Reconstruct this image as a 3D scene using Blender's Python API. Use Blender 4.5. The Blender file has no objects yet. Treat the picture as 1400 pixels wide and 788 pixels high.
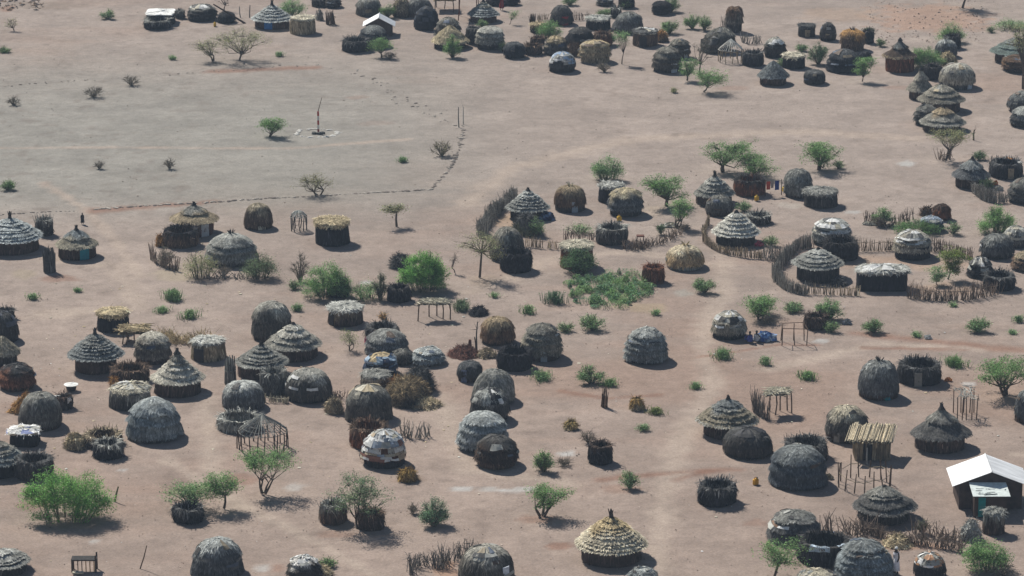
import bpy, math, random
import numpy as np
from mathutils import Vector

R = math.radians
sc = bpy.context.scene
COL = sc.collection

# ------------------------------------------------------------------ camera
CAM_H, PITCH, VFOV = 78.0, R(16.5), R(9.0)
PW, PH = 1400.0, 788.0
FPX = PH / 2 / math.tan(VFOV / 2)
cd = bpy.data.cameras.new("camera"); cam = bpy.data.objects.new("camera", cd); COL.objects.link(cam)
cam.location = (0, 0, CAM_H); cam.rotation_euler = (math.pi / 2 - PITCH, 0, 0)
cd.sensor_fit = 'HORIZONTAL'; cd.angle = 2 * math.atan(PW / 2 / FPX); cd.clip_start = 1; cd.clip_end = 20000
sc.camera = cam

# ------------------------------------------------------------------ light
SUN = Vector((-0.5, 0.74, 1.0)).normalized()
ELEV = math.asin(SUN.z); AZ = math.atan2(SUN.x, SUN.y)
w = bpy.data.worlds.new("World"); sc.world = w; w.use_nodes = True
nt = w.node_tree; nt.nodes.clear()
sky = nt.nodes.new("ShaderNodeTexSky"); sky.sky_type = 'NISHITA'; sky.sun_disc = False
sky.sun_elevation = ELEV; sky.sun_rotation = AZ % (2 * math.pi); sky.air_density = 1.3; sky.dust_density = 0.6; sky.altitude = 400
bg = nt.nodes.new("ShaderNodeBackground"); bg.inputs[1].default_value = 0.053
wo = nt.nodes.new("ShaderNodeOutputWorld"); nt.links.new(sky.outputs[0], bg.inputs[0]); nt.links.new(bg.outputs[0], wo.inputs[0])
sl = bpy.data.lights.new("sun", 'SUN'); so = bpy.data.objects.new("sun", sl); COL.objects.link(so)
sl.energy = 5.0; sl.angle = R(0.55); sl.color = (1.0, 0.955, 0.87)
so.rotation_euler = SUN.to_track_quat('Z', 'Y').to_euler()
vs = sc.view_settings
vs.view_transform = 'Standard'; vs.look = 'None'; vs.exposure = 0.2; vs.gamma = 1.0; vs.use_curve_mapping = False
sc.render.engine = 'CYCLES'
sc.cycles.use_denoising = True
sc.cycles.max_bounces = 5; sc.cycles.diffuse_bounces = 3; sc.cycles.volume_bounces = 0

# ------------------------------------------------------------------ pixel helpers (layout measured in the photograph's 1400x788 pixels)
def dep(py): return PITCH + math.atan((py - PH / 2) / FPX)
def at(px, py, z=0.0):
    d = dep(py); H = CAM_H - z
    y = H / math.tan(d); zc = H / math.sin(d) * math.cos(d - PITCH)
    return ((px - PW / 2) / FPX * zc, y)
def scl(py):                        # pixels per metre on the ground at that row
    d = dep(py); return FPX / (CAM_H / math.sin(d) * math.cos(d - PITCH))
CX = CY = 0.0
K = 280 / 1379.0
def crop(x, y):
    global CX, CY
    CX, CY = x, y
def P(x, y): return CX + x * K, CY + y * K

# ------------------------------------------------------------------ materials
def mat(name, rough=0.95, spec=0.15, scale=6.0, stretch=(1, 1, 1), amount=0.5, metallic=0.0, transl=0.0, bump=0.0):
    m = bpy.data.materials.new(name); m.use_nodes = True
    t = m.node_tree; N = t.nodes; L = t.links
    b = N["Principled BSDF"]; b.inputs["Roughness"].default_value = rough
    b.inputs["Specular IOR Level"].default_value = spec; b.inputs["Metallic"].default_value = metallic
    a = N.new("ShaderNodeAttribute"); a.attribute_name = "Col"
    tc = N.new("ShaderNodeTexCoord"); mp = N.new("ShaderNodeMapping"); mp.inputs["Scale"].default_value = stretch
    L.new(tc.outputs["Object"], mp.inputs[0])
    nz = N.new("ShaderNodeTexNoise"); nz.inputs["Scale"].default_value = scale; nz.inputs["Detail"].default_value = 4
    L.new(mp.outputs[0], nz.inputs["Vector"])
    mr = N.new("ShaderNodeMapRange"); mr.inputs[1].default_value = 0.3; mr.inputs[2].default_value = 0.7
    mr.inputs[3].default_value = 1 - amount; mr.inputs[4].default_value = 1 + amount
    L.new(nz.outputs[0], mr.inputs[0])
    vm = N.new("ShaderNodeVectorMath"); vm.operation = 'SCALE'
    L.new(a.outputs["Color"], vm.inputs[0]); L.new(mr.outputs[0], vm.inputs["Scale"])
    L.new(vm.outputs[0], b.inputs["Base Color"])
    if bump:
        bp = N.new("ShaderNodeBump"); bp.inputs["Strength"].default_value = bump; bp.inputs["Distance"].default_value = 0.05
        L.new(nz.outputs[0], bp.inputs["Height"]); L.new(bp.outputs[0], b.inputs["Normal"])
    if transl:
        tr = N.new("ShaderNodeBsdfTranslucent"); L.new(vm.outputs[0], tr.inputs[0])
        mx = N.new("ShaderNodeMixShader"); mx.inputs[0].default_value = transl
        L.new(b.outputs[0], mx.inputs[1]); L.new(tr.outputs[0], mx.inputs[2])
        L.new(mx.outputs[0], N["Material Output"].inputs[0])
    return m
M_THATCH = mat("weathered_thatch", scale=4.5, stretch=(1.6, 1.6, .4), amount=0.45, bump=0.3)
M_BRUSH = mat("brush_and_sticks", scale=5, stretch=(1, 1, 0.35), amount=0.5)
M_MUD = mat("mud_plaster", scale=2.5, amount=0.3, bump=0.2)
M_BARK = mat("bark", scale=8, amount=0.3)
M_LEAF = mat("leaves", rough=0.6, scale=1.6, amount=0.35, transl=0.35)
M_CLOTH = mat("cloth_and_sheeting", rough=0.7, spec=0.3, scale=5, amount=0.18)
M_METAL = mat("galvanised_sheet", rough=0.5, spec=0.5, scale=1.1, stretch=(.5, 2.5, 1), amount=0.22)
M_STONE = mat("stone", scale=4, amount=0.3)
M_SKIN = mat("skin", rough=0.6, scale=4, amount=0.1)

# ------------------------------------------------------------------ mesh builder
class MB:
    def __init__(s): s.V = []; s.C = []; s.F = []; s.n = 0
    def add(s, v, f, c):
        v = np.asarray(v, float).reshape(-1, 3); f = np.asarray(f, int)
        c = np.asarray(c, float)
        if c.ndim == 1: c = np.tile(c, (len(v), 1))
        s.V.append(v); s.C.append(c.reshape(-1, 3)); s.F.append(f + s.n); s.n += len(v)
    def mesh(s, name, m, smooth=False):
        me = bpy.data.meshes.new(name)
        V = np.concatenate(s.V); C = np.concatenate(s.C)
        me.vertices.add(len(V)); me.vertices.foreach_set("co", V.astype(np.float32).ravel())
        idx = np.concatenate([f.ravel() for f in s.F]); cnt = np.concatenate([np.full(len(f), f.shape[1]) for f in s.F])
        me.loops.add(len(idx)); me.loops.foreach_set("vertex_index", idx.astype(np.int32))
        me.polygons.add(len(cnt)); st = np.concatenate([[0], np.cumsum(cnt)[:-1]])
        me.polygons.foreach_set("loop_start", st.astype(np.int32))
        me.polygons.foreach_set("use_smooth", np.full(len(cnt), smooth))
        at_ = me.color_attributes.new("Col", 'FLOAT_COLOR', 'POINT')
        at_.data.foreach_set("color", np.concatenate([np.clip(C, 0, 1), np.ones((len(C), 1))], 1).astype(np.float32).ravel())
        me.update(calc_edges=True); me.materials.append(m)
        return me
    def build(s, name, m, parent=None, loc=None, smooth=False):
        if not s.V: return None
        o = bpy.data.objects.new(name, s.mesh(name, m, smooth)); COL.objects.link(o)
        if parent is not None: o.parent = parent
        if loc is not None: o.location = loc
        return o

LABELS = {}
def tag(o, label, cat, group=None):
    o["label"] = label; o["category"] = cat
    if group: o["group"] = group
    return o
def thing(name, label, cat, loc, group=None, rot=0.0):
    o = bpy.data.objects.new(name, None); COL.objects.link(o); o.location = (loc[0], loc[1], 0); o.rotation_euler.z = rot
    o.empty_display_size = 0.3
    return tag(o, label, cat, group)
_seed = [0]
def rg():
    _seed[0] += 1; return np.random.default_rng(_seed[0] * 7919)

# ------------------------------------------------------------------ surfaces
def revolve(prof, seg, rough, r, sx=1.0, sy=1.0, sq=2.0, jit=0.012, wave=0.0):
    prof = np.asarray(prof, float); N = len(prof)
    th = np.arange(seg) / seg * 2 * math.pi + r.uniform(0, 6.28) * (sq == 2.0)
    k = np.arange(1, 6); a = r.normal(0, 1, 5) / k ** 0.7; ph = r.uniform(0, 6.28, 5); mz = r.uniform(-2, 2, 5)
    Z = prof[:, 1][:, None]; T = th[None, :]
    n = sum(a[i] * np.sin(k[i] * T + ph[i] + mz[i] * Z) for i in range(5))
    rad = prof[:, 0][:, None] * (1 + rough * n * 0.5) + r.normal(0, jit, (N, seg)) * (prof[:, 0][:, None] > 0.05)
    if sq != 2.0:
        rad = rad / (np.abs(np.cos(T)) ** sq + np.abs(np.sin(T)) ** sq) ** (1 / sq)
    wv = sum(r.normal(0, 1) * np.sin(q * T + r.uniform(0, 6.28) + Z * r.uniform(3, 9)) for q in (2, 3, 5, 8)) * wave * (Z > 0.1) * np.clip(prof[:, 0][:, None] / (prof[:, 0].max() * .4), 0, 1)
    Zz = Z + wv + r.normal(0, jit, (N, seg)) * (Z > 0.02)
    return np.stack([rad * np.cos(T) * sx, rad * np.sin(T) * sy, Zz * np.ones_like(T)], -1)
def grid_faces(N, S):
    i = np.arange(N - 1)[:, None] * S; j = np.arange(S)[None, :]; j2 = (j + 1) % S
    return np.stack([i + j, i + S + j, i + S + j2, i + j2], -1).reshape(-1, 4)
def add_grid(mb, G, c, r, var=0.15):
    N, S = G.shape[:2]
    c = np.asarray(c, float)
    if c.ndim == 1: c = np.tile(c, (N, S, 1))
    elif c.ndim == 2: c = np.repeat(c[:, None, :], S, 1)
    c = c * (1 + r.normal(0, var, (N, S, 1)))
    mb.add(G, grid_faces(N, S), c.reshape(-1, 3))
def unit(v): return v / (np.linalg.norm(v, axis=-1, keepdims=True) + 1e-9)
def scatter(mb, G, dens, L, W, lift, cfn, r, jit=0.25, rings=None, var=0.35, droop=0.0, up=False):
    """short straw or stick blades laid down a revolved surface"""
    N, S = G.shape[:2]
    A = G[:-1]; B = G[1:]; Bn = np.roll(B, -1, 1); An = np.roll(A, -1, 1)
    area = np.linalg.norm(np.cross(B - A, An - A), axis=-1) + 0.5 * 0
    if rings: m = np.zeros((N - 1, 1)); m[rings[0]:rings[1]] = 1; area = area * m
    tot = area.sum(); n = int(tot * dens)
    if n < 1: return
    pick = r.choice(area.size, n, p=(area / tot).ravel()); i, j = np.divmod(pick, S)
    u = r.random((n, 1)); v = r.random((n, 1))
    a, b, an, bn = A[i, j], B[i, j], An[i, j], Bn[i, j]
    p = (a * (1 - u) + b * u) * (1 - v) + (an * (1 - u) + bn * u) * v
    d = unit((b - a) + (bn - an) + np.array([0, 0, -1e-4])); s = unit((an - a) + (bn - b)); nn = unit(np.cross(d, s))
    ang = r.normal(0, jit, (n, 1)); d2 = d * np.cos(ang) + s * np.sin(ang); s2 = s * np.cos(ang) - d * np.sin(ang)
    if up: d2 = -d2
    ln = L * r.uniform(0.5, 1.35, (n, 1)); wd = W * r.uniform(0.6, 1.4, (n, 1))
    q = p + nn * 0.015; e = p + d2 * ln + nn * (lift * r.uniform(0.1, 1.3, (n, 1))) + np.array([0, 0, -1.0]) * droop * ln
    V = np.stack([q - s2 * wd / 2, e - s2 * wd * 0.3, e + s2 * wd * 0.3, q + s2 * wd / 2], 1)
    V[..., 2] = np.maximum(V[..., 2], 0.01)
    c = cfn(p, r) * r.lognormal(0, var, (n, 1)); c = np.repeat(c[:, None, :], 4, 1)
    F = np.arange(n * 4).reshape(n, 4)
    mb.add(V.reshape(-1, 3), F, c.reshape(-1, 3))
def sticks(mb, p0, p1, r0, r1, c, r, var=0.25):
    p0 = np.asarray(p0, float).reshape(-1, 3); p1 = np.asarray(p1, float).reshape(-1, 3); n = len(p0)
    r0 = np.broadcast_to(np.asarray(r0, float), (n,))[:, None]; r1 = np.broadcast_to(np.asarray(r1, float), (n,))[:, None]
    d = unit(p1 - p0); ref = np.where(np.abs(d[:, 2:3]) > 0.9, [[1.0, 0, 0]], [[0, 0, 1.0]])
    a = unit(np.cross(d, ref)); b = np.cross(d, a)
    ring = []
    for q in range(4):
        o = a * math.cos(q * math.pi / 2) + b * math.sin(q * math.pi / 2)
        ring.append((p0 + o * r0, p1 + o * r1))
    V = np.stack([x[0] for x in ring] + [x[1] for x in ring], 1)
    f = np.array([[0, 1, 5, 4], [1, 2, 6, 5], [2, 3, 7, 6], [3, 0, 4, 7], [4, 5, 6, 7]])
    F = (np.arange(n)[:, None, None] * 8 + f[None]).reshape(-1, 4)
    c = np.asarray(c, float); c = np.tile(c, (n, 1)) if c.ndim == 1 else c
    c = c * r.lognormal(0, var, (n, 1))
    mb.add(V.reshape(-1, 3), F, np.repeat(c[:, None, :], 8, 1).reshape(-1, 3))
def leaves(mb, pts, size, c, r, var=0.3, flat=0.3, aspect=0.55):
    n = len(pts); a = unit(r.normal(0, 1, (n, 3)) * [1, 1, 0.45]); b = unit(np.cross(a, r.normal(0, .55, (n, 3)) + [0, 0, 1.0]))
    ln = size * r.uniform(0.6, 1.4, (n, 1))
    V = np.stack([pts - a * ln, pts + b * ln * aspect, pts + a * ln, pts - b * ln * aspect], 1)
    V[..., 2] = np.maximum(V[..., 2], 0.005)
    c = np.asarray(c, float); c = np.tile(c, (n, 1)) if c.ndim == 1 else c
    c = c * r.lognormal(0, var, (n, 1)); c = c * (1 + r.normal(0, 0.08, (n, 3)))
    mb.add(V.reshape(-1, 3), np.arange(n * 4).reshape(n, 4), np.repeat(c[:, None, :], 4, 1).reshape(-1, 3))
BOXF = np.array([[0, 3, 2, 1], [4, 5, 6, 7], [0, 1, 5, 4], [1, 2, 6, 5], [2, 3, 7, 6], [3, 0, 4, 7]])
def box(mb, x0, x1, y0, y1, z0, z1, c):
    mb.add([(x0, y0, z0), (x1, y0, z0), (x1, y1, z0), (x0, y1, z0), (x0, y0, z1), (x1, y0, z1), (x1, y1, z1), (x0, y1, z1)], BOXF, c)
def slab(mb, quad, t, c):                               # a thin sheet with thickness from its four top corners
    q = np.asarray(quad, float); mb.add(np.concatenate([q - [0, 0, t], q]), BOXF, c)
def sheet(mb, quad, t, c, r, n=8, wav=0.03):            # a sagging, creased sheet of cloth with thickness
    q = np.asarray(quad, float); u = np.linspace(0, 1, n)
    U, W_ = np.meshgrid(u, u, indexing='ij'); U = U[..., None]; W_ = W_[..., None]
    G = (q[0] * (1 - U) + q[1] * U) * (1 - W_) + (q[3] * (1 - U) + q[2] * U) * W_
    G = G + r.normal(0, wav, (n, n, 3)) * [0.3, 0.3, 1]
    f = [(i * n + j, (i + 1) * n + j, (i + 1) * n + j + 1, i * n + j + 1) for i in range(n - 1) for j in range(n - 1)]
    mb.add(G.reshape(-1, 3), f, c); mb.add((G - [0, 0, t]).reshape(-1, 3), [x[::-1] for x in f], c)

# ------------------------------------------------------------------ colours (linear; thatch greys pushed apart to paint lit tops against shaded fronts)
PAL = dict(
    grey=(.225, .225, .205), lgrey=(.40, .40, .365), dgrey=(.092, .092, .09), dark=(.05, .047, .045), black=(.022, .022, .026), brown=(.115, .078, .055),
    dbrown=(.065, .045, .036), rust=(.15, .06, .032), straw=(.45, .37, .235), pale=(.50, .46, .36), tan=(.29, .24, .165), white=(.72, .72, .70), blue=(.03, .07, .22), olive=(.15, .16, .08),
    orange=(.42, .24, .09), mud=(.085, .06, .05), redmud=(.13, .06, .045))
def pc(c): return np.array(PAL[c] if isinstance(c, str) else c, float)

# ------------------------------------------------------------------ huts
def tiered(base, ztop, zbot, tiers, jut, kk, r=None):
    out = []; e = np.arange(tiers + 1.0)
    if r is not None and tiers > 2: e[1:-1] += r.uniform(-.28, .28, tiers - 1)
    for t in range(tiers):
        for q in range(kk + 1):
            z = ztop + (zbot - ztop) * (e[t] + (e[t + 1] - e[t]) * q / kk) / tiers
            out.append((max(base(z) + jut * (q / kk) ** 1.5, 0.02), z - (0.0 if t == 0 else jut * 0.45 * (1 - q / kk))))
    return out
SH = 0.74
def footprint_cone(by, ev, w, ty):
    d = dep(by); s = scl(by); Rm = w / 2 / s
    he = (by - ev) / (s * (math.cos(d) + SH * math.sin(d)))
    yb = ev - Rm * s * math.sin(d) + he * s * math.cos(d)
    H = (yb - ty) / (s * math.cos(d))
    return yb, Rm, max(he, .5), H
def footprint_drum(by, w, ty, sy=1.0):
    d = dep(by); s = scl(by); Rm = w / 2 / s
    h = (by - ty - 2 * Rm * sy * s * math.sin(d)) / (s * (math.cos(d) + SH * math.sin(d))); h = max(h, .55)
    return by - (Rm * sy + SH * h) * s * math.sin(d), Rm, h
def footprint_dome(by, w, ty):
    d = dep(by); s = scl(by); Rm = w / 2 / s; H = 1.5
    for _ in range(6):
        yb = by - math.sqrt(Rm ** 2 + .3 * H * H) * s * math.sin(d)
        H = math.sqrt(max(((yb - ty) / s) ** 2 - (Rm * math.sin(d) * .8) ** 2, .3)) / math.cos(d)
    return yb, Rm, H
HALO = []
def add_door(root, Rm, phi, z1, wd, c, z0=0.02, sy=1.0, part='door'):
    mb = MB(); n = 5
    a = np.linspace(phi - wd / 2 / Rm, phi + wd / 2 / Rm, n); V = []; F = []
    for rr in (Rm, Rm + .05):
        for z in (z0, z1):
            V += [(rr * math.sin(x), -rr * math.cos(x) * sy, z) for x in a]
    for i in range(n - 1):
        F.append((2 * n + i, 2 * n + i + 1, 3 * n + i + 1, 3 * n + i)); F.append((n + i, 3 * n + i, 3 * n + i + 1, n + i + 1))
    F.append((0, 2 * n, 3 * n, n)); F.append((n - 1, 2 * n - 1, 4 * n - 1, 3 * n - 1))
    mb.add(V, F, pc(c)); return mb.build(part, M_CLOTH, root)
def mixcol(cm, ct, zlo, zhi, streak=0.0):
    cm, ct = pc(cm), pc(ct); ph = [None]
    def f(p, r):
        if ph[0] is None: ph[0] = r.uniform(0, 6.28, 3)
        t = (p[..., 2:3] - zlo) / max(zhi - zlo, 1e-3)
        th = np.arctan2(p[..., 1:2], p[..., 0:1])
        t = t + 0.25 * np.sin(2 * th + ph[0][0]) + 0.2 * np.sin(5 * th + ph[0][1] + p[..., 2:3] * 2)
        t = np.clip(t, 0, 1); t = t * t * (3 - 2 * t)
        c = cm * (1 - t) + ct * t
        return c * (1 + .12 * np.sin(3 * th + ph[0][2] + 2.5 * p[..., 2:3]) + .12 * np.sin(9 * th + ph[0][0] - 1.5 * p[..., 2:3]) + .14 * np.sin(p[..., 2:3] * 13 + ph[0][1] + .6 * np.sin(2 * th)))
    return f
def wall_drum(root, Rm, h, c, r, name='wall', m=None, taper=.97, sx=1, sy=1, sq=2.0, blade=26, L=.5, topcol=None, rough=.04):
    mb = MB(); n = 5
    prof = [(Rm * (taper + (1 - taper) * t ** .6), h * (1 - t)) for t in np.linspace(0, 1, n)]
    G = revolve(prof, 30, rough, r, sx, sy, sq); cf = mixcol(c, topcol or c, h * .5, h)
    add_grid(mb, G, cf(G, r) * .85, r, .2)
    if blade: scatter(mb, G, blade * 1.6, L * .9, .05, .018, cf, r, jit=.12, var=.45)
    return mb.build(name, m or M_BRUSH, root)
def covers(root, G, r, i0, i1, pal, prob, name='top_cover'):
    mb = MB(); N, S = G.shape[:2]; i = i0; own = []
    cen = G.mean((0, 1))
    while i < min(i1, N - 1):
        hi = min(i + int(r.integers(1, 3)), N - 1); j = int(r.integers(0, 3)); 
        while j < S:
            k = int(r.integers(2, 5))
            if r.random() < prob:
                ii = np.arange(i, hi + 1); jj = np.arange(j, j + k + 1) % S
                g = G[np.ix_(ii, jj)]; g = g + unit(g - cen * [1, 1, .6]) * r.uniform(.02, .07) + r.normal(0, .012, g.shape)
                a, b = g.shape[:2]
                f = [(x * b + y, (x + 1) * b + y, (x + 1) * b + y + 1, x * b + y + 1) for x in range(a - 1) for y in range(b - 1)]
                c = pc(pal[int(r.integers(len(pal)))]) * r.uniform(.7, 1.1)
                own.append((g.reshape(-1, 3), f, c))
            j += k
        i = hi
    if len(own) <= 14:
        for g in own: o = MB(); o.add(*g); o.build('cloth_patch', M_CLOTH, root)
        return
    for g in own: mb.add(*g)
    return mb.build(name, M_CLOTH, root)
def tuft(mb, c, z0, n, L, spread, r, W=.04):
    a = r.uniform(0, 6.28, n); d = np.stack([np.cos(a) * spread, np.sin(a) * spread, np.ones(n)], 1) * r.uniform(.6, 1, (n, 1))
    b = np.stack([np.cos(a) * .05, np.sin(a) * .05, np.full(n, z0)], 1)
    sticks(mb, b, b + d * L, W, .012, c, r)

def D(cx, by, w_, ty, label, main='grey', top=None, wall='dark', tiers=2, wf=.26, n=None, door=None, jut=.1, cover=None, sx=1., sy=1., sq=2.0, rough=.06, cap=None, dens=105, over=1.0, ridge=0, extra=None, name='domed_hut', cat='hut', skew=(0, 0)):
    r = rg(); n = n or r.uniform(1.95, 2.3); tiers = tiers if tiers != 2 else int(r.integers(1, 4)); x, b = P(cx, by); wpx = w_ * K; t = CY + ty * K
    yb, Rm, H = footprint_dome(b, wpx, t); g = at(x, yb)
    tint = r.lognormal(0, .16) * (1 + r.uniform(-.13, .13) * np.array([1, 0, -1.2])); main = pc(main) * tint; top = pc(top) * (tint + 1) / 2 if top is not None else None
    root = thing(name, label, cat, g, 'domed brush huts'); HALO.append((g[0], g[1], Rm))
    wf = r.uniform(.26, .38) if wf == .26 else wf; hw = H * wf; Rw = Rm * .94
    wall_drum(root, Rw, hw + .12, wall, r, sx=sx, sy=sy, sq=sq)
    if tiers >= 3: jut = max(jut, .15)
    bl = .15 if tiers >= 3 else .24
    def base(z):
        u = np.clip((z - hw * .75) / (H - hw * .75), 0, 1); return Rm * (1 - u ** n) ** (1 / n) * over
    prof = [(.03, H)] + [p for p in tiered(base, H - .02, hw * .75, tiers, jut if tiers > 1 else .03, max(4, 11 // tiers), r)] + [(Rw * .9, hw * .8)]
    G = revolve(prof, 36, rough, r, sx, sy, sq, wave=.018 if tiers > 1 else 0)
    if skew != (0, 0): G[..., 0] += skew[0] * G[..., 2] / H; G[..., 1] += skew[1] * G[..., 2] / H
    cf = mixcol(main, main if top is None else top, H * .55, H * .95)  # paler crown over darker flanks: thatch tone plus painted sunlit-top contrast
    mb = MB(); add_grid(mb, G, cf(G, r) * .85, r)
    scatter(mb, G, dens, bl, .05, .018, cf, r, rings=(0, len(prof) - 2), jit=.3, var=.3)
    if tiers > 1:
        kk = max(4, 11 // tiers) + 1
        for q in range(1, tiers + 1):
            scatter(mb, G, dens * 1.3, .13, .05, .02, cf, r, rings=(q * kk - 1, q * kk + 0), jit=.2, droop=.2)
    scatter(mb, G, dens * 1.2, .15, .05, .015, cf, r, rings=(len(prof) - 4, len(prof) - 2), jit=.25, droop=.2)
    if cap: tuft(mb, pc(cap), H - .1, 26, .4, .8, r)
    mb.build('roof', M_THATCH, root)
    if cover is None and r.random() < .6: cover = (1, 10, ['dark', 'tan', 'grey', (.09, .115, .16), 'brown', 'dgrey', 'lgrey'], r.uniform(.06, .2))
    if cover: covers(root, G, r, cover[0], cover[1], cover[2], cover[3])
    if door:
        phi = math.asin(max(-.95, min(.95, (door[0] - cx) / (w_ / 2)))); add_door(root, Rw + .05, phi, door[2] if len(door) > 2 else hw + .5, door[3] if len(door) > 3 else .5, door[1])
    return root

def C(cx, by, w_, ty, ev, label, main='grey', top=None, wall='mud', tiers=5, p=.95, finial=.35, ww=.86, door=None, jut=.115, wm=None, eave=None, dens=90, rough=.04, name='conical_hut', cover=None):
    r = rg(); x, b = P(cx, by); wpx = w_ * K; t = CY + ty * K; e = CY + ev * K
    yb, Rm, he, H = footprint_cone(b, e, wpx, t); g = at(x, yb)
    tint = r.lognormal(0, .12) * (1 + r.uniform(-.1, .1) * np.array([1, 0, -1.2])); main = pc(main) * tint; top = pc(top) * tint if top is not None else None
    root = thing(name, label, 'hut', g, 'conical thatched huts'); HALO.append((g[0], g[1], Rm))
    Rw = Rm * ww
    wall_drum(root, Rw, he + .15, wall, r, m=wm or M_MUD, blade=14 if wm is None else 30, L=.7)
    def base(z): u = np.clip((H - z) / (H - he), 0, 1); return Rm * u ** p
    kk = max(3, 12 // tiers)
    prof = [(.04, H)] + tiered(base, H - .03, he, tiers, jut, kk, r) + [(Rw * .97, he + .05)]
    G = revolve(prof, 48, rough, r, wave=.013, jit=.012); cf = mixcol(main, main if top is None else top, he + (H - he) * .4, he + (H - he) * .7)
    mb = MB(); add_grid(mb, G, cf(G, r) * .85, r)
    scatter(mb, G, dens, .17, .05, .014, cf, r, rings=(0, len(prof) - 2), jit=.2, var=.28)
    for q in range(1, tiers + 1):
        scatter(mb, G, dens * 1.4, .09, .07, .012, cf, r, rings=(q * (kk + 1) - 1, q * (kk + 1)), jit=.15, droop=.1)
    ec = mixcol(main if eave is None else eave, main if eave is None else eave, 0, 1)
    scatter(mb, G, dens * 3, .1, .07, .02, ec, r, rings=(len(prof) - 3, len(prof) - 2), jit=.15, droop=.4)
    mb.build('roof', M_THATCH, root)
    if finial:
        fb = MB(); fr = .14
        Gf = revolve([(.03, H + finial), (fr * .6, H + finial * .7), (fr, H), (fr * 1.9, H - .18)], 10, .2, r); add_grid(fb, Gf, pc('dark'), r)
        tuft(fb, pc('dbrown'), H, 10, finial * 1.1, .25, r, .03); fb.build('finial', M_THATCH, root)
    if cover: covers(root, G, r, cover[0], cover[1], cover[2], cover[3])
    if door:
        phi = math.asin(max(-.95, min(.95, (door[0] - cx) / (w_ / 2 * ww)))); add_door(root, Rw + .03, phi, he - .05, door[2] if len(door) > 2 else .6, door[1])
    return root

def F(cx, by, w_, ty, label, wall='dark', top='grey', sq=2.0, sx=1., sy=1., over=1.07, door=None, wm=None, name='flat_topped_store', topth=.16, dens=60, mound=.12, taper=.93, cover=None, wtop=None):
    """store with stick walls under a flat straw top"""
    r = rg(); x, b = P(cx, by); wpx = w_ * K; t = CY + ty * K
    yb, Rm, h = footprint_drum(b, wpx, t + mound * 10 * K, sy); g = at(x, yb)
    root = thing(name, label, 'store hut', g, 'flat topped stick stores'); HALO.append((g[0], g[1], Rm))
    wall_drum(root, Rm, h, wall, r, m=wm, sx=sx, sy=sy, sq=sq, blade=40, taper=taper, topcol=wtop)
    Rt = Rm * over * taper
    prof = [(.03, h + topth + mound), (Rt * .4, h + topth + mound * .85), (Rt * .75, h + topth + mound * .4), (Rt * .97, h + topth), (Rt * 1.02, h + topth * .4), (Rt, h - .04), (Rt * .8, h - .03)]
    G = revolve(prof, 30, .06, r, sx, sy, sq, jit=.025); cf = mixcol(top, top, 0, 1)
    mb = MB(); add_grid(mb, G, cf(G, r) * .9, r)
    scatter(mb, G, dens * 1.6, .35, .05, .035, cf, r, jit=.9, rings=(0, 4)); scatter(mb, G, dens * 1.6, .16, .05, .03, cf, r, jit=.5, rings=(3, 6))
    mb.build('roof', M_THATCH, root)
    if cover: covers(root, G, r, cover[0], cover[1], cover[2], cover[3])
    if door:
        phi = math.asin(max(-.95, min(.95, (door[0] - cx) / (w_ / 2)))); add_door(root, Rm + .02, phi, h * .8, door[2] if len(door) > 2 else .5, door[1], part='doorway')
    return root

def N(cx, by, w_, ty, label, wall='dark', rim=None, spikes=40, sl=.5, thick=.36, sx=1., sy=1., door=None, bulge=.06, name='brush_pen', cover=None, rough=.09):
    """open pen: a ring of brush and stakes without a roof"""
    r = rg(); x, b = P(cx, by); wpx = w_ * K; t = CY + ty * K
    yb, Rm, h = footprint_drum(b, wpx, t); h *= 1.14; g = at(x, yb)
    root = thing(name, label, 'pen', g, 'open brush pens'); HALO.append((g[0], g[1], Rm))
    mb = MB(); Rt = Rm * .95
    z = np.linspace(1, 0, 6); po = [(Rt * (1 - .04 * a) + Rm * bulge * math.sin(a * 3.1), h * a) for a in z]
    pi_ = [(rr - thick, zz) for rr, zz in po][::-1]
    prof = pi_[:-1] + [(po[0][0] - thick * .9, h * .98), (po[0][0] - thick * .4, h * 1.03)] + po
    G = revolve(prof, 32, rough, r, sx, sy, jit=.03); cf = mixcol(wall, rim or wall, h * .7, h)
    add_grid(mb, G, cf(G, r) * .85, r, .25)
    scatter(mb, G, 75, .4, .05, .035, cf, r, jit=.3, var=.5)
    mb.build('wall', M_BRUSH, root)
    sb = MB(); th = r.uniform(0, 6.28, spikes); rr = Rt - thick * r.random(spikes)
    p0 = np.stack([rr * np.cos(th) * sx, rr * np.sin(th) * sy, np.full(spikes, h * .55)], 1)
    p1 = p0 + np.stack([np.cos(th) * .1, np.sin(th) * .1, h * .45 + sl * r.random(spikes)], 1) + r.normal(0, .08, (spikes, 3)) * [1, 1, 0]
    p1[:, 2] -= sl * .25; sticks(sb, p0, p1, .024, .009, pc(rim or wall) * 1.1, r, .4); sb.build('stakes', M_BRUSH, root)
    if cover: covers(root, G, r, cover[0], cover[1], cover[2], cover[3], 'draped_cloth')
    if door:
        phi = math.asin(max(-.95, min(.95, (door[0] - cx) / (w_ / 2)))); add_door(root, Rm * 1.0, phi, h * .8, .5, door[1], part='entrance')
    return root

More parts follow.
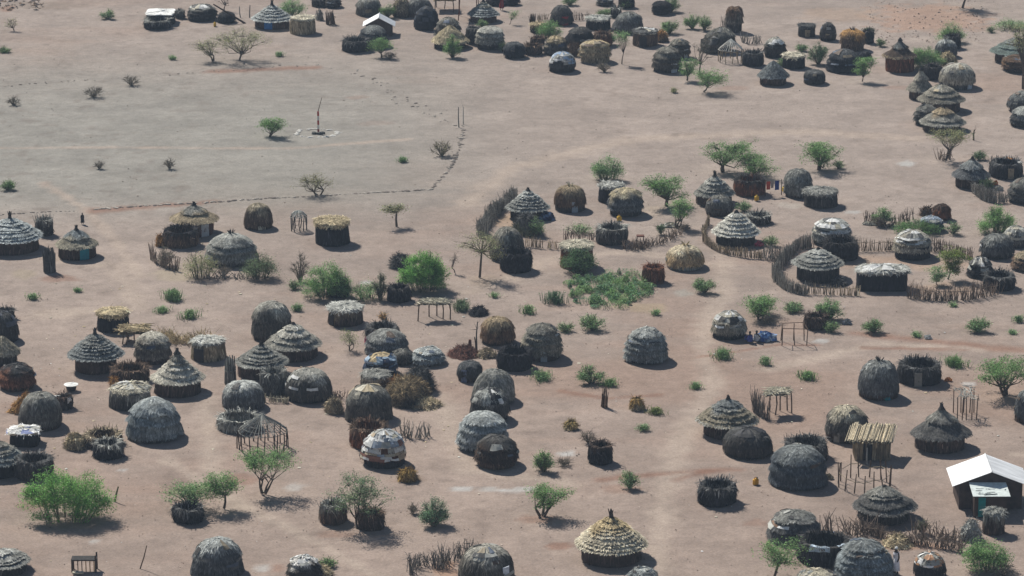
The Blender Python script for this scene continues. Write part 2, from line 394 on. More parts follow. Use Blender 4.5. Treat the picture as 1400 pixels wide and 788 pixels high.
def S(cx, by, w_, ty, label, col='straw', name='straw_heap', peak=.5, lean=(0, 0), sx=1., sy=1., cat='straw heap', group='straw and brush heaps', spiky=.13, dark=None):
    """loose heap of straw or thorn brush"""
    r = rg(); x, b = P(cx, by); wpx = w_ * K; t = CY + ty * K
    yb, Rm, H = footprint_dome(b, wpx, t); g = at(x, yb)
    Rh, Hh = Rm * .88, H * .9
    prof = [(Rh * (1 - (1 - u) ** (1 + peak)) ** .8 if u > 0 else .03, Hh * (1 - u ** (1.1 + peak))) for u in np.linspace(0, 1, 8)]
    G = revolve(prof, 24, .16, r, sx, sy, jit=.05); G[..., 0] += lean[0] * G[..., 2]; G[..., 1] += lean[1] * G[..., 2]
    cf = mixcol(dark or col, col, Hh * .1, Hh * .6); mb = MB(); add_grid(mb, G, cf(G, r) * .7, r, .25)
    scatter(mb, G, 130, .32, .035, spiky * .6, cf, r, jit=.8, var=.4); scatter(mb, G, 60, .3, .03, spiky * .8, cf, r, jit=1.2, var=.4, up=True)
    o = mb.build(name, M_THATCH, None, (g[0], g[1], 0)); return tag(o, label, cat, group)

# ------------------------------------------------------------------ plants
G1, G2, G3, OL, DRY = (.185, .315, .115), (.215, .34, .15), (.10, .18, .075), (.30, .31, .16), (.26, .23, .18)
def T(bx, by, x0, x1, y0, y1, label, col=G1, dens=1.0, stems=1, name='acacia_tree', fork=.45, leaf=.11, bare=.0, flat=.5, bark=(.10, .08, .065), cat='tree', group='small acacia trees', tr=.07):
    """tree: trunk base at (bx,by), crown filling x0..x1, y0..y1 (all crop pixels)"""
    r = rg(); x, b = P(bx, by); g = at(x, b); s = scl(b); d = dep(b)
    ca, _ = P((x0 + x1) / 2, 0); Rc = (x1 - x0) * K / 2 / s; xo = (ca - x) / s
    yt = CY + y0 * K; yl = CY + y1 * K; Rd = Rc * .8
    zt = max((b - yt) / s / math.cos(d) - Rd * math.tan(d) * .5, .5); zl = max((b - yl) / s / math.cos(d) + Rd * math.tan(d) * .4, .12)
    if zl > zt - .25: zl = max(zt - .35, .1)
    root = thing(name, label, cat, g, group)
    mb = MB(); lb = MB(); c = np.array(col)
    zf = zl * fork + .1; nb = max(7, int(10 + Rc * 9)); tips = []
    for k in range(stems):
        lean = r.normal(0, .12 + .1 * (stems > 1), 2); f0 = np.array([lean[0] * .3 * (stems > 1), lean[1] * .3 * (stems > 1), 0.]); f1 = np.array([xo * .3 + lean[0], lean[1], zf * r.uniform(.85, 1.15)])
        mid = (f0 + f1) / 2 + r.normal(0, .05, 3); sticks(mb, [f0, mid], [mid, f1], [tr * 1.25, tr], [tr, tr * .8], bark, r, .12)
        nn = max(3, nb // stems)
        for q in range(nn):
            a = r.uniform(0, 6.28); rr = Rc * math.sqrt(r.random()) * .92; u = r.random()
            zz = zl + (zt - zl) * (u ** .6 if flat else u) * (1 - .35 * (rr / Rc) ** 2 * (1 - flat))
            e = np.array([xo + rr * math.cos(a), rr * .9 * math.sin(a), zz]); m1 = f1 + (e - f1) * .5 + np.array([0, 0, -.08]) + r.normal(0, .06 + .05 * Rc, 3)
            sticks(mb, [f1, m1], [m1, e], [tr * .5, tr * .3], [tr * .3, tr * .12], bark, r, .12)
            tips.append(e); tips.append(m1 * .35 + e * .65 + r.normal(0, .08, 3)); tips.append(m1 * .6 + e * .4 + r.normal(0, .1, 3))
            for _ in range(5):
                tw = e + r.normal(0, 1, 3) * [.3 * Rc ** .5, .3 * Rc ** .5, .14]; sticks(mb, [m1 * .3 + e * .7], [tw], tr * .2, tr * .08, bark, r, .12); tips.append(tw)
    tips = np.array(tips)
    n = int(dens * (420 + 2000 * Rc * max(zt - zl, .5)) * (1 - bare))
    if n > 4:
        base = tips[r.integers(0, len(tips), n)]; sg = .1 + .1 * Rc ** .5
        sg *= .75; pts = base + r.normal(0, 1, (n, 3)) * [sg * 1.2, sg * 1.2, sg * .6]; pts[:, 2] = np.clip(pts[:, 2], .05, zt + .12)
        clump = r.lognormal(0, .22, len(tips)); cc = c[None] * np.ones((n, 1)); leaves(lb, pts, leaf * .55, cc, r, .28, aspect=.42)
    mb.build('trunk', M_BARK, root)
    lb.build('crown', M_LEAF, root)
    return root
def B(cx, by, w_, ty, label, col=G1, dens=1.0, name='green_shrub', leaf=.1, dead=0.0, cat='shrub', group='low shrubs', asp=.8):
    """shrub: several stems from the ground with leaf sprays"""
    r = rg(); x, b = P(cx, by); s = scl(b); d = dep(b); Rc = w_ * K / 2 / s; Rd = Rc * asp
    h = max((b - (CY + ty * K) - Rd * .8 * s * math.sin(d)) / s / math.cos(d), .3); g = at(x, b - Rd * .5 * s * math.sin(d))
    root = thing(name, label, cat, g, group); mb = MB(); lb = MB()
    nst = int(14 + Rc * 22) if Rc < 1.1 else 26; a = r.uniform(0, 6.28, nst); rr = np.sqrt(r.random(nst)) * .95
    e = np.stack([np.cos(a) * rr * Rc * 1.08, np.sin(a) * rr * Rd * 1.08, h * (1 - .5 * rr ** 2) * r.uniform(.45, 1.05, nst)], 1)
    m1 = e * [.5, .5, .6] + r.normal(0, .05, (nst, 3)); p0 = e * ([.5, .5, 0] if Rc > 1.1 else [.12, .12, 0]); m1 = m1 + (p0 - e * [.12, .12, 0]) * .5
    bc = (.22, .19, .15) if dead else (.12, .105, .07)
    sticks(mb, p0, m1, .03, .02, bc, r); sticks(mb, m1, e, .02, .008, bc, r)
    for _ in range(3 + int(4 * dead)):
        tw = e + r.normal(0, .18, e.shape) * [1, 1, .8]; tw[:, 2] = np.maximum(tw[:, 2], .03); sticks(mb, m1 * .4 + e * .6, tw, .013, .006, bc, r)
    mb.build('stem', M_BARK, root)
    n = int(dens * (260 + 1700 * Rc * h * (0.6 + Rd)) * (1 - .88 * dead)); n = min(n, 30000)
    k = r.integers(0, nst, n); u = r.random((n, 1)) ** .6
    pts = (m1[k] * .75 + p0[k] * .25) * (1 - u) + e[k] * u + r.normal(0, 1, (n, 3)) * [.09 + .04 * Rc, .09 + .04 * Rc, .1]
    if Rc > 1.1:
        nl = int(16 + Rc * 26); la = r.uniform(0, 6.28, nl); lr = np.sqrt(r.random(nl)) * .85; lz = (1 - .8 * lr ** 2) * r.uniform(.2, .9, nl)
        lc = np.stack([np.cos(la) * lr * Rc, np.sin(la) * lr * Rd, lz * h], 1); ls = r.uniform(.25, .5, nl) + .05 * Rc; fl = r.random(n) < .85; nf = int(fl.sum()); q = r.integers(0, nl, nf)
        v = unit(r.normal(0, 1, (nf, 3)) + [0, 0, .35]) * (r.random((nf, 1)) ** .3); out = unit(lc * [1, 1, .4] + [0, 0, .3])[q]
        pts[fl] = lc[q] + v * ls[q][:, None] * [1.15, 1.15, .6] + out * (r.random((nf, 1)) ** 3 * .45)
    pts[:, 2] = np.maximum(pts[:, 2], .03)
    cl = r.lognormal(0, .2, nst)[k][:, None]
    leaves(lb, pts, leaf * .55, np.array(col)[None] * cl, r, .25, aspect=.38); lb.build('foliage', M_LEAF, root)
    return root
def W(cx, by, w_, h_, label, col=G2, name='weed_clump', group='weed clumps on bare ground'):
    r = rg(); x, b = P(cx, by - h_ * .25); g = at(x, b); s = scl(b); Rc = w_ * K / 2 / s; h = max(h_ * K / s * .6, .15)
    n = int(70 + 190 * Rc * Rc); a = r.uniform(0, 6.28, n); q = np.minimum(np.abs(r.normal(0, .46, n)), 1.0) * Rc
    lob = 1 + .32 * np.sin(2 * a + r.uniform(0, 6)) + .2 * np.sin(5 * a + r.uniform(0, 6)); 
    p0 = np.stack([np.cos(a) * q * lob, np.sin(a) * q * lob * .9, np.zeros(n)], 1)
    p1 = p0 + np.stack([r.normal(0, .12, n), r.normal(0, .12, n), h * r.uniform(.4, 1.2, n)], 1)
    mb = MB(); sticks(mb, p0, p1, .018, .006, np.array(col) * .9, r); col = np.array(col) * 1.15; leaves(mb, np.repeat(p1, 4, 0) * [1, 1, .85] + r.normal(0, .08, (n * 4, 3)), .05, col, r, aspect=.4)
    return tag(mb.build(name, M_LEAF, None, (g[0], g[1], 0)), label, 'weeds', group)

# ------------------------------------------------------------------ fences, frames, small things
def path_pts(pts, step):
    p = np.array([at(*P(*q)) for q in pts]); out = []
    for a, b in zip(p[:-1], p[1:]):
        n = max(1, int(np.linalg.norm(b - a) / step)); out += [a + (b - a) * i / n for i in range(n)]
    out.append(p[-1]); return np.array(out)
def FN(pts, h, label, col='brown', per=9, thick=.12, lean=.18, rail=True, name='stick_fence', twig=0, cat='fence', solid=.0, closed=False):
    r = rg(); q = path_pts(pts, .35); o = q.mean(0); q = q - o
    root = thing(name, label, cat, o, 'stick and brush fences'); mb = MB(); col = {'brown': (.21, .165, .13), 'grey': (.27, .255, .225), 'dgrey': (.16, .15, .135), 'tan': (.34, .28, .2)}.get(col, col)
    seg = np.linalg.norm(np.diff(q, axis=0), axis=1); per = per * (1.7 if per >= 20 else 1.2); n = int(seg.sum() * per); cum = np.concatenate([[0], np.cumsum(seg)])
    t = np.sort(r.uniform(0, cum[-1], n)); x = np.interp(t, cum, q[:, 0]); y = np.interp(t, cum, q[:, 1])
    p0 = np.stack([x, y, np.zeros(n)], 1) + r.normal(0, thick, (n, 3)) * [1, 1, 0]
    hv = h * (.8 + .3 * np.sin(t * 1.1 + 2) * .5) * r.lognormal(0, .12, n)
    p1 = p0 + np.stack([r.normal(0, lean * h, n), r.normal(0, lean * h, n), hv], 1)
    th_ = .024 if per >= 20 else .032; sticks(mb, p0, p1, th_, th_ * .45, pc(col), r, .4)
    if twig:
        k = r.integers(0, n, n * twig); u = r.uniform(.2, .95, (n * twig, 1)); a = p0[k] * (1 - u) + p1[k] * u
        b = a + r.normal(0, .22, a.shape); b[:, 2] = np.maximum(b[:, 2], .03); sticks(mb, a, b, .014, .006, pc(col), r, .4)
    mb.build('stakes', M_BRUSH, root)
    if rail:
        rb = MB(); zz = h * .55
        sticks(rb, np.c_[q[:-1], np.full(len(q) - 1, zz)] + r.normal(0, .03, (len(q) - 1, 3)), np.c_[q[1:], np.full(len(q) - 1, zz)] + r.normal(0, .03, (len(q) - 1, 3)), .025, .02, pc(col) * 1.2, r)
        rb.build('rail', M_BRUSH, root)
    return root
def stick_part(root, name, p0, p1, r0, r1, c, r):
    mb = MB(); sticks(mb, p0, p1, r0, r1, pc(c), r, .15); return mb.build(name, M_BARK, root)
def frame_hut(cx, by, w_, ty, ev, label, col='brown', rc='lgrey', n=16, lattice=4, cone=True, name='hut_frame'):
    r = rg(); x, b = P(cx, by); s = scl(b); d = dep(b); Rm = w_ * K / 2 / s; yb = b - Rm * s * math.sin(d); g = at(x, yb)
    he = max((yb - (CY + ev * K) + Rm * s * math.sin(d)) / s / math.cos(d), .5); H = (yb - (CY + ty * K)) / s / math.cos(d)
    root = thing(name, label, 'hut frame', g)
    a = np.arange(n) / n * 6.283 + r.normal(0, .05, n); top = np.stack([np.cos(a) * Rm, np.sin(a) * Rm, he * r.uniform(.95, 1.08, n)], 1)
    for q in range(n):
        bt = top[q] * [1, 1, 0] + np.append(r.normal(0, .06, 2), 0); md = (bt + top[q]) / 2 + np.append(r.normal(0, .05, 2), 0)
        stick_part(root, 'post', [bt, md], [md, top[q] + [0, 0, .06]], .045, .035, col, r)
    mb = MB(); ap = np.array([0, 0, H])
    for q in range(n * 2):
        if q >= n: top_q = (top[q - n] + top[(q - n + 1) % n]) / 2
        else: top_q = top[q]
        m1 = (top_q * .55 + ap * .45) + np.array([0, 0, .12 if not cone else .02]); sticks(mb, [top_q, m1], [m1, ap], [.034, .03], [.03, .024], pc(rc) * 1.25, r)
    for k in range(lattice):
        u = k / lattice; aa = np.arange(25) / 24 * 6.283; ring = np.stack([np.cos(aa) * Rm * (1 - u), np.sin(aa) * Rm * (1 - u), np.full(25, he + (H - he) * u)], 1) + r.normal(0, .03, (25, 3))
        sticks(mb, ring[:-1], ring[1:], .022, .022, pc(rc), r)
    mb.build('roof_lattice', M_BARK, root)
    rb = MB(); aa = np.arange(21) / 24 * 6.283 - .6; ring = np.stack([np.cos(aa) * Rm, np.sin(aa) * Rm, np.full(21, he * .5)], 1); sticks(rb, ring[:-1], ring[1:], .02, .02, pc(col), r); rb.build('rail', M_BARK, root)
    return root
def table(quad, legs, label, name='straw_shade_table', h=1.35, top='pale', th=.14, cat='shade', ragged=.25, legc='brown'):
    """straw-covered platform; quad = ground pixels under its four corners, legs = ground pixels"""
    r = rg(); q = np.array([at(*P(*v)) for v in quad]); o = q.mean(0); q = q - o
    root = thing(name, label, cat, o, 'straw covered shades')
    n = 14; U, Wv = np.meshgrid(np.linspace(0, 1, n), np.linspace(0, 1, n), indexing='ij'); U = U[..., None]; Wv = Wv[..., None]
    Gg = (q[0] * (1 - U) + q[1] * U) * (1 - Wv) + (q[3] * (1 - U) + q[2] * U) * Wv
    e = np.minimum(np.minimum(U, 1 - U), np.minimum(Wv, 1 - Wv)); z = h + .1 * np.sqrt(e * 2) + r.normal(0, .025, (n, n, 1))
    Gt = np.concatenate([Gg + r.normal(0, .05, Gg.shape), z], -1); f = [(i * n + j, (i + 1) * n + j, (i + 1) * n + j + 1, i * n + j + 1) for i in range(n - 1) for j in range(n - 1)]
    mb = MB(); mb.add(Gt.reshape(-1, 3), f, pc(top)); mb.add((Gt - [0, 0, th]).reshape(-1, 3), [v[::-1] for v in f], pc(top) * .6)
    k = 420; u = r.random((k, 1)); v = r.random((k, 1)); pp = (q[0] * (1 - u) + q[1] * u) * (1 - v) + (q[3] * (1 - u) + q[2] * u) * v
    a = r.normal(0, .7, k) + (r.random(k) < .5) * 3.14; p0 = np.c_[pp, h + r.uniform(-.02, .12, k)]; p1 = p0 + np.stack([np.cos(a), np.sin(a), r.normal(-.1, .15, k)], 1) * r.uniform(.2, .5, (k, 1))
    sticks(mb, p0, p1, .03, .015, pc(top), r, .3); mb.build('straw_top', M_THATCH, root)
    for lg in legs:
        p = np.array(at(*P(*lg))) - o; t_ = p * .92; md = np.append((p + t_) / 2 + r.normal(0, .05, 2), h * .5)
        stick_part(root, 'leg', [np.append(p, 0), md], [md, np.append(t_, h)], .05, .04, legc, r)
    return root
def post(bx, by, tx, ty, label, col='brown', rad=.05, name='wooden_post', cat='post', twig=0, toward=0.0):
    r = rg(); x, b = P(bx, by); g = at(x, b); s = scl(b); d = dep(b); x2, y2 = P(tx, ty)
    h = (b - y2) / s / math.cos(d); t_ = np.array([(x2 - x) / s, toward, h]); mid = t_ * .5 + np.append(r.normal(0, .04, 2), 0)
    mb = MB(); sticks(mb, [[0, 0, -.05], mid], [mid, t_], [rad * 1.15, rad], [rad, rad * .7], pc(col), r, .1)
    for k in range(twig):
        u = r.uniform(.4, 1.0); a = t_ * u; e = a + r.normal(0, .25, 3) + [0, 0, .3]; sticks(mb, [a], [e], rad * .4, rad * .15, pc(col), r, .1)
    return tag(mb.build(name, M_BARK, None, (g[0], g[1], 0)), label, cat)
def bundle(cx, by, w_, ty, label, col='brown', n=40, flare=.3, name='stake_bundle', cat='stake bundle', tie=True):
    """stakes standing together"""
    r = rg(); x, b = P(cx, by); s = scl(b); d = dep(b); Rm = w_ * K / 2 / s; h = (b - (CY + ty * K)) / s / math.cos(d); g = at(x, b - Rm * s * math.sin(d) * .8)
    root = thing(name, label, cat, g, 'standing stake bundles'); mb = MB(); a = r.uniform(0, 6.28, n); q = np.sqrt(r.random(n)) * Rm * .85
    p0 = np.stack([np.cos(a) * q, np.sin(a) * q, np.zeros(n)], 1); p1 = p0 * [1 - flare, 1 - flare, 1] + np.stack([r.normal(0, .1, n), r.normal(0, .1, n), h * r.uniform(.6, 1.05, n)], 1)
    sticks(mb, p0, p1, .045, .02, pc(col), r, .35); mb.build('stakes', M_BRUSH, root)
    if tie:
        tb = MB(); aa = np.arange(13) / 12 * 6.283; ring = np.stack([np.cos(aa) * Rm * .85, np.sin(aa) * Rm * .85, np.full(13, h * .5)], 1); sticks(tb, ring[:-1], ring[1:], .03, .03, pc(col) * .8, r); tb.build('binding', M_BRUSH, root)
    return root
def can(cx, by, label, col=(.62, .38, .03), z=0.0):
    r = rg(); g = at(*P(cx, by)); root = thing('jerrycan', label, 'jerrycan', g, 'plastic water cans'); root.rotation_euler.z = r.uniform(0, 3)
    mb = MB(); prof = [(.02, .40), (.14, .38), (.19, .33), (.2, .05), (.17, 0), (.02, 0)]; G = revolve(prof, 16, .01, r, 1.0, .65, 4.0, jit=.002); add_grid(mb, G, col, r, .03); mb.build('body', M_CLOTH, root)
    hb = MB(); p = np.array([[-.12, 0, .38], [-.1, 0, .48], [.04, 0, .48], [.06, 0, .38]]); sticks(hb, p[:-1], p[1:], .025, .025, col, r, .02); hb.build('handle', M_CLOTH, root)
    cb = MB(); G = revolve([(.01, .47), (.045, .46), (.045, .38)], 8, 0, r, jit=0); G[..., 0] += .12; add_grid(cb, G, pc('dark'), r, .02); cb.build('cap', M_CLOTH, root)
    return root
def cloth_heap(cx, by, w_, ty, label, cols, name='cloth_heap', cat='cloth'):
    r = rg(); x, b = P(cx, by); s = scl(b); d = dep(b); Rm = w_ * K / 2 / s; g = at(x, b - Rm * .4 * s * math.sin(d)); H = max((b - (CY + ty * K)) / s * .6, .2)
    mb = MB(); nr, sg = 9, 26; prof = [(Rm * math.sin(t * 1.57) if t else .02, H * math.cos(t * 1.57)) for t in np.linspace(0, 1, nr)]
    G = revolve(prof, sg, .3, r, 1, .6, jit=.06); cc = np.array([[pc(cols[int((i * .6 + j * .35 + r.random()) % len(cols))]) for j in range(sg)] for i in range(nr)]); add_grid(mb, G, cc, r, .25)
    G2_ = G + r.normal(0, .06, G.shape)
    return tag(mb.build(name, M_CLOTH, None, (g[0], g[1], 0)), label, cat)

def person(g, h, heading, robe, label, pose='stand', skin=(.035, .02, .014), wrap=None, scarf=None):
    """one continuous skinned body with a wrap and hair as children"""
    root = thing('person', label, 'person', g, None, heading)
    k = h / 1.7
    if pose == 'sit':
        J = dict(pelvis=(0, 0, .14), chest=(0, -.05, .48), neck=(0, -.06, .66), head=(0, -.09, .74), crown=(0, -.08, .88), kl=(-.2, -.38, .34), al=(-.14, -.55, .07), tl=(-.14, -.7, .04), kr=(.2, -.38, .34), ar=(.14, -.55, .07), tr=(.14, -.7, .04), sl=(-.17, -.05, .58), el=(-.25, -.2, .38), hl=(-.17, -.4, .36), sr=(.17, -.05, .58), er=(.25, -.2, .38), hr=(.17, -.4, .36))
    elif pose == 'bend':
        J = dict(pelvis=(0, .1, .85), chest=(0, -.16, 1.18), neck=(0, -.28, 1.33), head=(0, -.36, 1.38), crown=(0, -.4, 1.5), kl=(-.1, -.1, .46), al=(-.1, .02, .08), tl=(-.1, -.16, .03), kr=(.1, .16, .46), ar=(.1, .3, .1), tr=(.1, .14, .03), sl=(-.18, -.2, 1.24), el=(-.22, -.3, .98), hl=(-.18, -.48, .8), sr=(.18, -.2, 1.24), er=(.22, -.28, .98), hr=(.2, -.45, .8))
    else:
        J = dict(pelvis=(0, 0, .9), chest=(0, 0, 1.24), neck=(0, 0, 1.42), head=(0, -.02, 1.5), crown=(0, -.01, 1.66), kl=(-.1, -.03, .48), al=(-.11, .02, .08), tl=(-.12, -.14, .03), kr=(.1, .0, .48), ar=(.11, .05, .08), tr=(.13, -.1, .03), sl=(-.18, 0, 1.35), el=(-.24, .03, 1.07), hl=(-.22, -.08, .82), sr=(.18, 0, 1.35), er=(.24, .03, 1.07), hr=(.22, -.08, .82))
    RAD = dict(pelvis=.13, chest=.14, neck=.055, head=.09, crown=.075, kl=.065, al=.04, tl=.04, kr=.065, ar=.04, tr=.04, sl=.06, el=.045, hl=.035, sr=.06, er=.045, hr=.035)
    E = ['pelvis chest', 'chest neck', 'neck head', 'head crown', 'pelvis kl', 'kl al', 'al tl', 'pelvis kr', 'kr ar', 'ar tr', 'chest sl', 'sl el', 'el hl', 'chest sr', 'sr er', 'er hr']
    names = list(J); me = bpy.data.meshes.new('body'); me.from_pydata([tuple(np.array(J[q]) * k) for q in names], [tuple(names.index(z) for z in e.split()) for e in E], [])
    ob = bpy.data.objects.new('body', me); COL.objects.link(ob); ob.parent = root
    sk = ob.modifiers.new('skin', 'SKIN'); ob.modifiers.new('sub', 'SUBSURF').levels = 1
    for i, q in enumerate(names): me.skin_vertices[0].data[i].radius = (RAD[q] * k,) * 2; me.skin_vertices[0].data[i].use_root = q == 'pelvis'
    bpy.context.view_layer.update(); dg = bpy.context.evaluated_depsgraph_get(); ev = bpy.data.meshes.new_from_object(ob.evaluated_get(dg)); ob.modifiers.clear(); ob.data = ev
    ca = ev.color_attributes.new("Col", 'FLOAT_COLOR', 'POINT'); ca.data.foreach_set("color", np.tile([*skin, 1.0], (len(ev.vertices), 1)).astype(np.float32).ravel()); ev.materials.append(M_SKIN)
    r = rg(); A = lambda q: np.array(J[q]) * k
    mb = MB(); rings = [(A('chest') + [0, 0, .14 * k], .17 * k), (A('chest'), .2 * k), ((A('chest') + A('pelvis')) / 2, .18 * k), (A('pelvis'), .2 * k)]
    kn = (A('kl') + A('kr')) / 2; an = (A('al') + A('ar')) / 2
    rings += [(kn, .25 * k), (an + (kn - an) * .45, .26 * k)] if pose != 'sit' else [(kn + [0, 0, .06], .25 * k), (an + [0, .05, .05], .22 * k)]
    th = np.arange(16) / 16 * 6.283; G = np.array([[c + np.array([math.cos(a) * q * 1.1, math.sin(a) * q * .85, 0]) for a in th] for c, q in rings]); G += r.normal(0, .012 * k, G.shape)
    add_grid(mb, G, pc(robe), r, .08); mb.build('wrap', M_CLOTH, root)
    hb = MB(); Gh = revolve([(.01, .1), (.06, .085), (.095, .03), (.1, -.03)], 12, .03, r, jit=.003) * k + A('crown') - np.array([0, -.01, .06]) * k; add_grid(hb, Gh, pc(scarf or 'black'), r, .1); hb.build('headcloth' if scarf else 'hair', M_CLOTH if scarf else M_SKIN, root)
    return root
# ================================================================== THE VILLAGE (each block in its own enlarged-crop pixels)
RAG = ['white', 'white', 'lgrey', 'pale', 'dgrey']; RAGB = ['white', 'lgrey', (.35, .45, .6), 'dark', 'dark', 'pale']; MIX = ['white', 'pale', 'white', (.3, .35, .42), 'white', 'lgrey', (.45, .36, .25), 'dark', (.28, .13, .09)]
# ---- top row
crop(0, 0)
N(1060, 212, 185, 118, 'black brush pen in front of the white flat roofed box store', 'black', 'grey')
F(1082, 182, 190, 62, 'far box store under a flat white sheet roof', 'black', 'white', sq=6, topth=.05, mound=.03, dens=0, over=1.1)
N(1212, 135, 66, 70, 'small grey brush pen behind the white flat roofed box store', 'dgrey', 'grey', sl=.3)
crop(280, 0)
D(-20, 150, 190, 28, 'dark domed hut with white topped roof beside leaning logs', 'dark', 'grey', 'black', cover=(1, 4, RAG, .5))
D(145, 163, 112, 78, 'small black hut under the leaning logs', 'black', 'dark', 'black')
C(455, 214, 270, 28, 150, 'broad pale conical hut with a bright blue door', 'lgrey', 'lgrey', tiers=6, finial=.45, door=(435, (.03, .16, .42), .8), ww=.87)
F(660, 252, 175, 108, 'round store of upright light sticks beside the blue doored hut', 'tan', 'pale', wtop='tan', over=1.0, mound=.05)
N(770, 58, 95, -10, 'dark pen at the top edge beside a twin domed hut', 'dark', 'dgrey')
D(862, 60, 100, -20, 'dark domed hut at the top edge behind two stake bundles', 'dark', 'dgrey', 'black')
bundle(772, 138, 70, 70, 'pale stake bundle behind the light stick store', 'grey'); bundle(848, 170, 80, 78, 'brown stake bundle between light stick store and white gabled shed', 'brown')
D(1105, 118, 160, -12, 'smooth grey beehive hut just behind the small white gabled shed', 'dgrey', 'grey', 'dark', wf=.12, n=3)
D(1140, 335, 190, 168, 'low grey mound hut against the small white gabled shed', 'dgrey', 'grey', 'black', rough=.1, n=2)
N(1015, 370, 190, 255, 'black spiky pen in front of the small white gabled shed', 'black', 'dgrey', spikes=70)
S(1330, 130, 130, -20, 'tall brown thatch stack at the top edge', 'tan', dark='dbrown', peak=.9)
crop(560, 0)
D(70, 132, 170, -20, 'dark top edge hut with grey cap behind the black plastic dome', 'dgrey', 'grey', 'dbrown')
D(115, 216, 168, 42, 'black plastic covered dome at the back of the village', 'black', (.06, .065, .075), 'black', wf=.1, dens=32, cover=(0, 9, ['black', 'dark', (.05, .06, .08)], .5))
D(262, 290, 170, 115, 'grey brush dome behind the straw rayed hut', 'dgrey', 'grey', 'dark')
C(272, 350, 245, 168, 300, 'hut with bright straw bundles laid like rays on its roof', 'straw', 'straw', 'dark', tiers=1, finial=0, p=.8, wm=M_BRUSH, dens=91)
N(430, 318, 100, 190, 'narrow dark brush pen beside the straw rayed hut', 'dark', 'dgrey')
D(542, 346, 178, 180, 'banded grey drum shaped hut with sunken crown', 'grey', 'lgrey', 'dark', tiers=4, n=3.6, wf=.4)
table([(165, 50), (300, 50), (310, 85), (160, 85)], [(170, 85), (295, 85), (235, 60), (180, 50)], 'long tan straw platform near the top edge', h=1.3, top='straw')
table([(330, 100), (460, 100), (470, 140), (322, 140)], [(328, 140), (466, 138), (335, 105), (455, 100)], 'straw shade on rust coloured posts beside a pointed pale hut', h=2.3, top='straw', legc='rust')
C(497, 170, 200, 5, 115, 'small pointed hut with near white ringed roof', 'lgrey', 'pale', tiers=7, finial=.15, p=1.0, ww=.88)
D(578, 46, 115, -45, 'dark hut cut by the top edge behind the pointed pale hut', 'black', 'dark', 'black')
D(682, 43, 85, -30, 'blackish hut cut by the top edge behind the red clad person', 'black', 'dark', 'black', sx=1.2)
D(1022, 180, 150, 35, 'dark dome hut with a red cloth hung over its doorway', 'dark', 'dgrey', 'black', door=(1048, (.35, .02, .03), .9, .7), wf=.2)
F(862, 235, 95, 158, 'small straw topped store half hidden by a leafy bush', 'dark', 'straw', dens=104)
N(862, 312, 95, 250, 'small brown pen below the leafy bush', 'dbrown', 'brown'); N(830, 385, 120, 298, 'pen of dark brown stakes beside a straw capped dome', 'dbrown', 'brown', spikes=70)
D(706, 402, 135, 285, 'squat black dome with a grey cap at the front of the far cluster', 'black', 'dgrey', 'black', n=3.2)
D(985, 382, 155, 242, 'dome capped with light straw beside the rag covered dome', 'dgrey', 'straw', 'dark', wf=.2)
F(1270, 218, 165, 108, 'wide dark drum store with a pale flat top', 'black', 'lgrey')
D(1150, 322, 190, 180, 'round blackish dome with grey brush on its flank', 'black', 'dgrey', 'black', wf=.1)
S(1110, 388, 105, 285, 'heap of reddish dry twigs against a blackish dome', 'brown', name='twig_heap', spiky=.35)
N(1300, 330, 125, 222, 'rust red pen behind the yellow straw hut', 'rust', 'brown')
D(1250, 442, 205, 272, 'yellow straw hut with a flat ridge', 'tan', 'straw', 'tan', n=3, tiers=2, sy=.8, wf=.45, jut=.12)
D(1027, 500, 178, 350, 'dome covered in white and blue rags at the near edge of the far cluster', 'dark', 'lgrey', 'black', cover=(0, 8, ['white', 'white', (.5, .6, .72), 'lgrey', (.25, .35, .5)], .75))
D(1315, 46, 100, -20, 'dark hut with a brown side at the top edge', 'dark', 'dark', 'dbrown')
bundle(830, 208, 48, 100, 'stump like stake bundle behind the small straw topped store', 'dbrown')
crop(840, 0)
N(78, 68, 105, -18, 'black pen at the top edge with greenery against it', 'black', 'dark')
D(316, 105, 112, 12, 'black block of a hut in front of a green bush at the far side', 'black', 'black', 'black', n=5)
N(10, 135, 70, 55, 'dark leaning pen at the edge of a wide grey dome', 'black', 'grey')
D(92, 240, 200, 78, 'wide grey hemispherical hut beside the ragged porch hut', 'dgrey', 'grey', 'dark', n=2)
F(205, 332, 170, 195, 'ragged brown porch hut with torn white sheets on its roof', 'brown', 'dgrey', door=(190, 'black', .7), cover=(0, 5, RAG, .5))
S(318, 292, 95, 200, 'leaning orange straw stack beside the ragged porch hut', 'orange', dark='brown')
D(435, 405, 140, 260, 'grey domed hut behind the tiered white doored dome', 'dgrey', 'grey', 'dark', door=(480, (.35, .38, .42), .9, .5))
D(355, 502, 192, 315, 'tiered dark dome with a white door near small acacias', 'dgrey', 'grey', 'dark', tiers=4, door=(400, (.5, .55, .62), .95, .6), n=2.2)
D(805, 236, 108, 48, 'tall narrow tower hut of brown thatch', 'dgrey', 'brown', 'dark', n=5, wf=.5)
D(680, 372, 215, 182, 'slumped grey brush hut with a tan patch on top', 'dgrey', 'grey', 'dark', skew=(.7, 0), n=1.9, rough=.12)
frame_hut(782, 432, 165, 262, 350, 'bare white pole frame of a hut in the far cluster', 'tan', (.5, .49, .45), 12, 2)
N(935, 465, 140, 348, 'black spiky pen beside the speckled dome', 'black', 'dgrey', spikes=60)
D(1080, 400, 140, 252, 'dome with a speckled white crown behind a spiky pen', 'dark', 'lgrey', 'black', cover=(0, 6, RAG, .3))
F(1207, 482, 152, 360, 'wide black drum with pale flat top behind a thatched cone hut', 'black', 'pale')
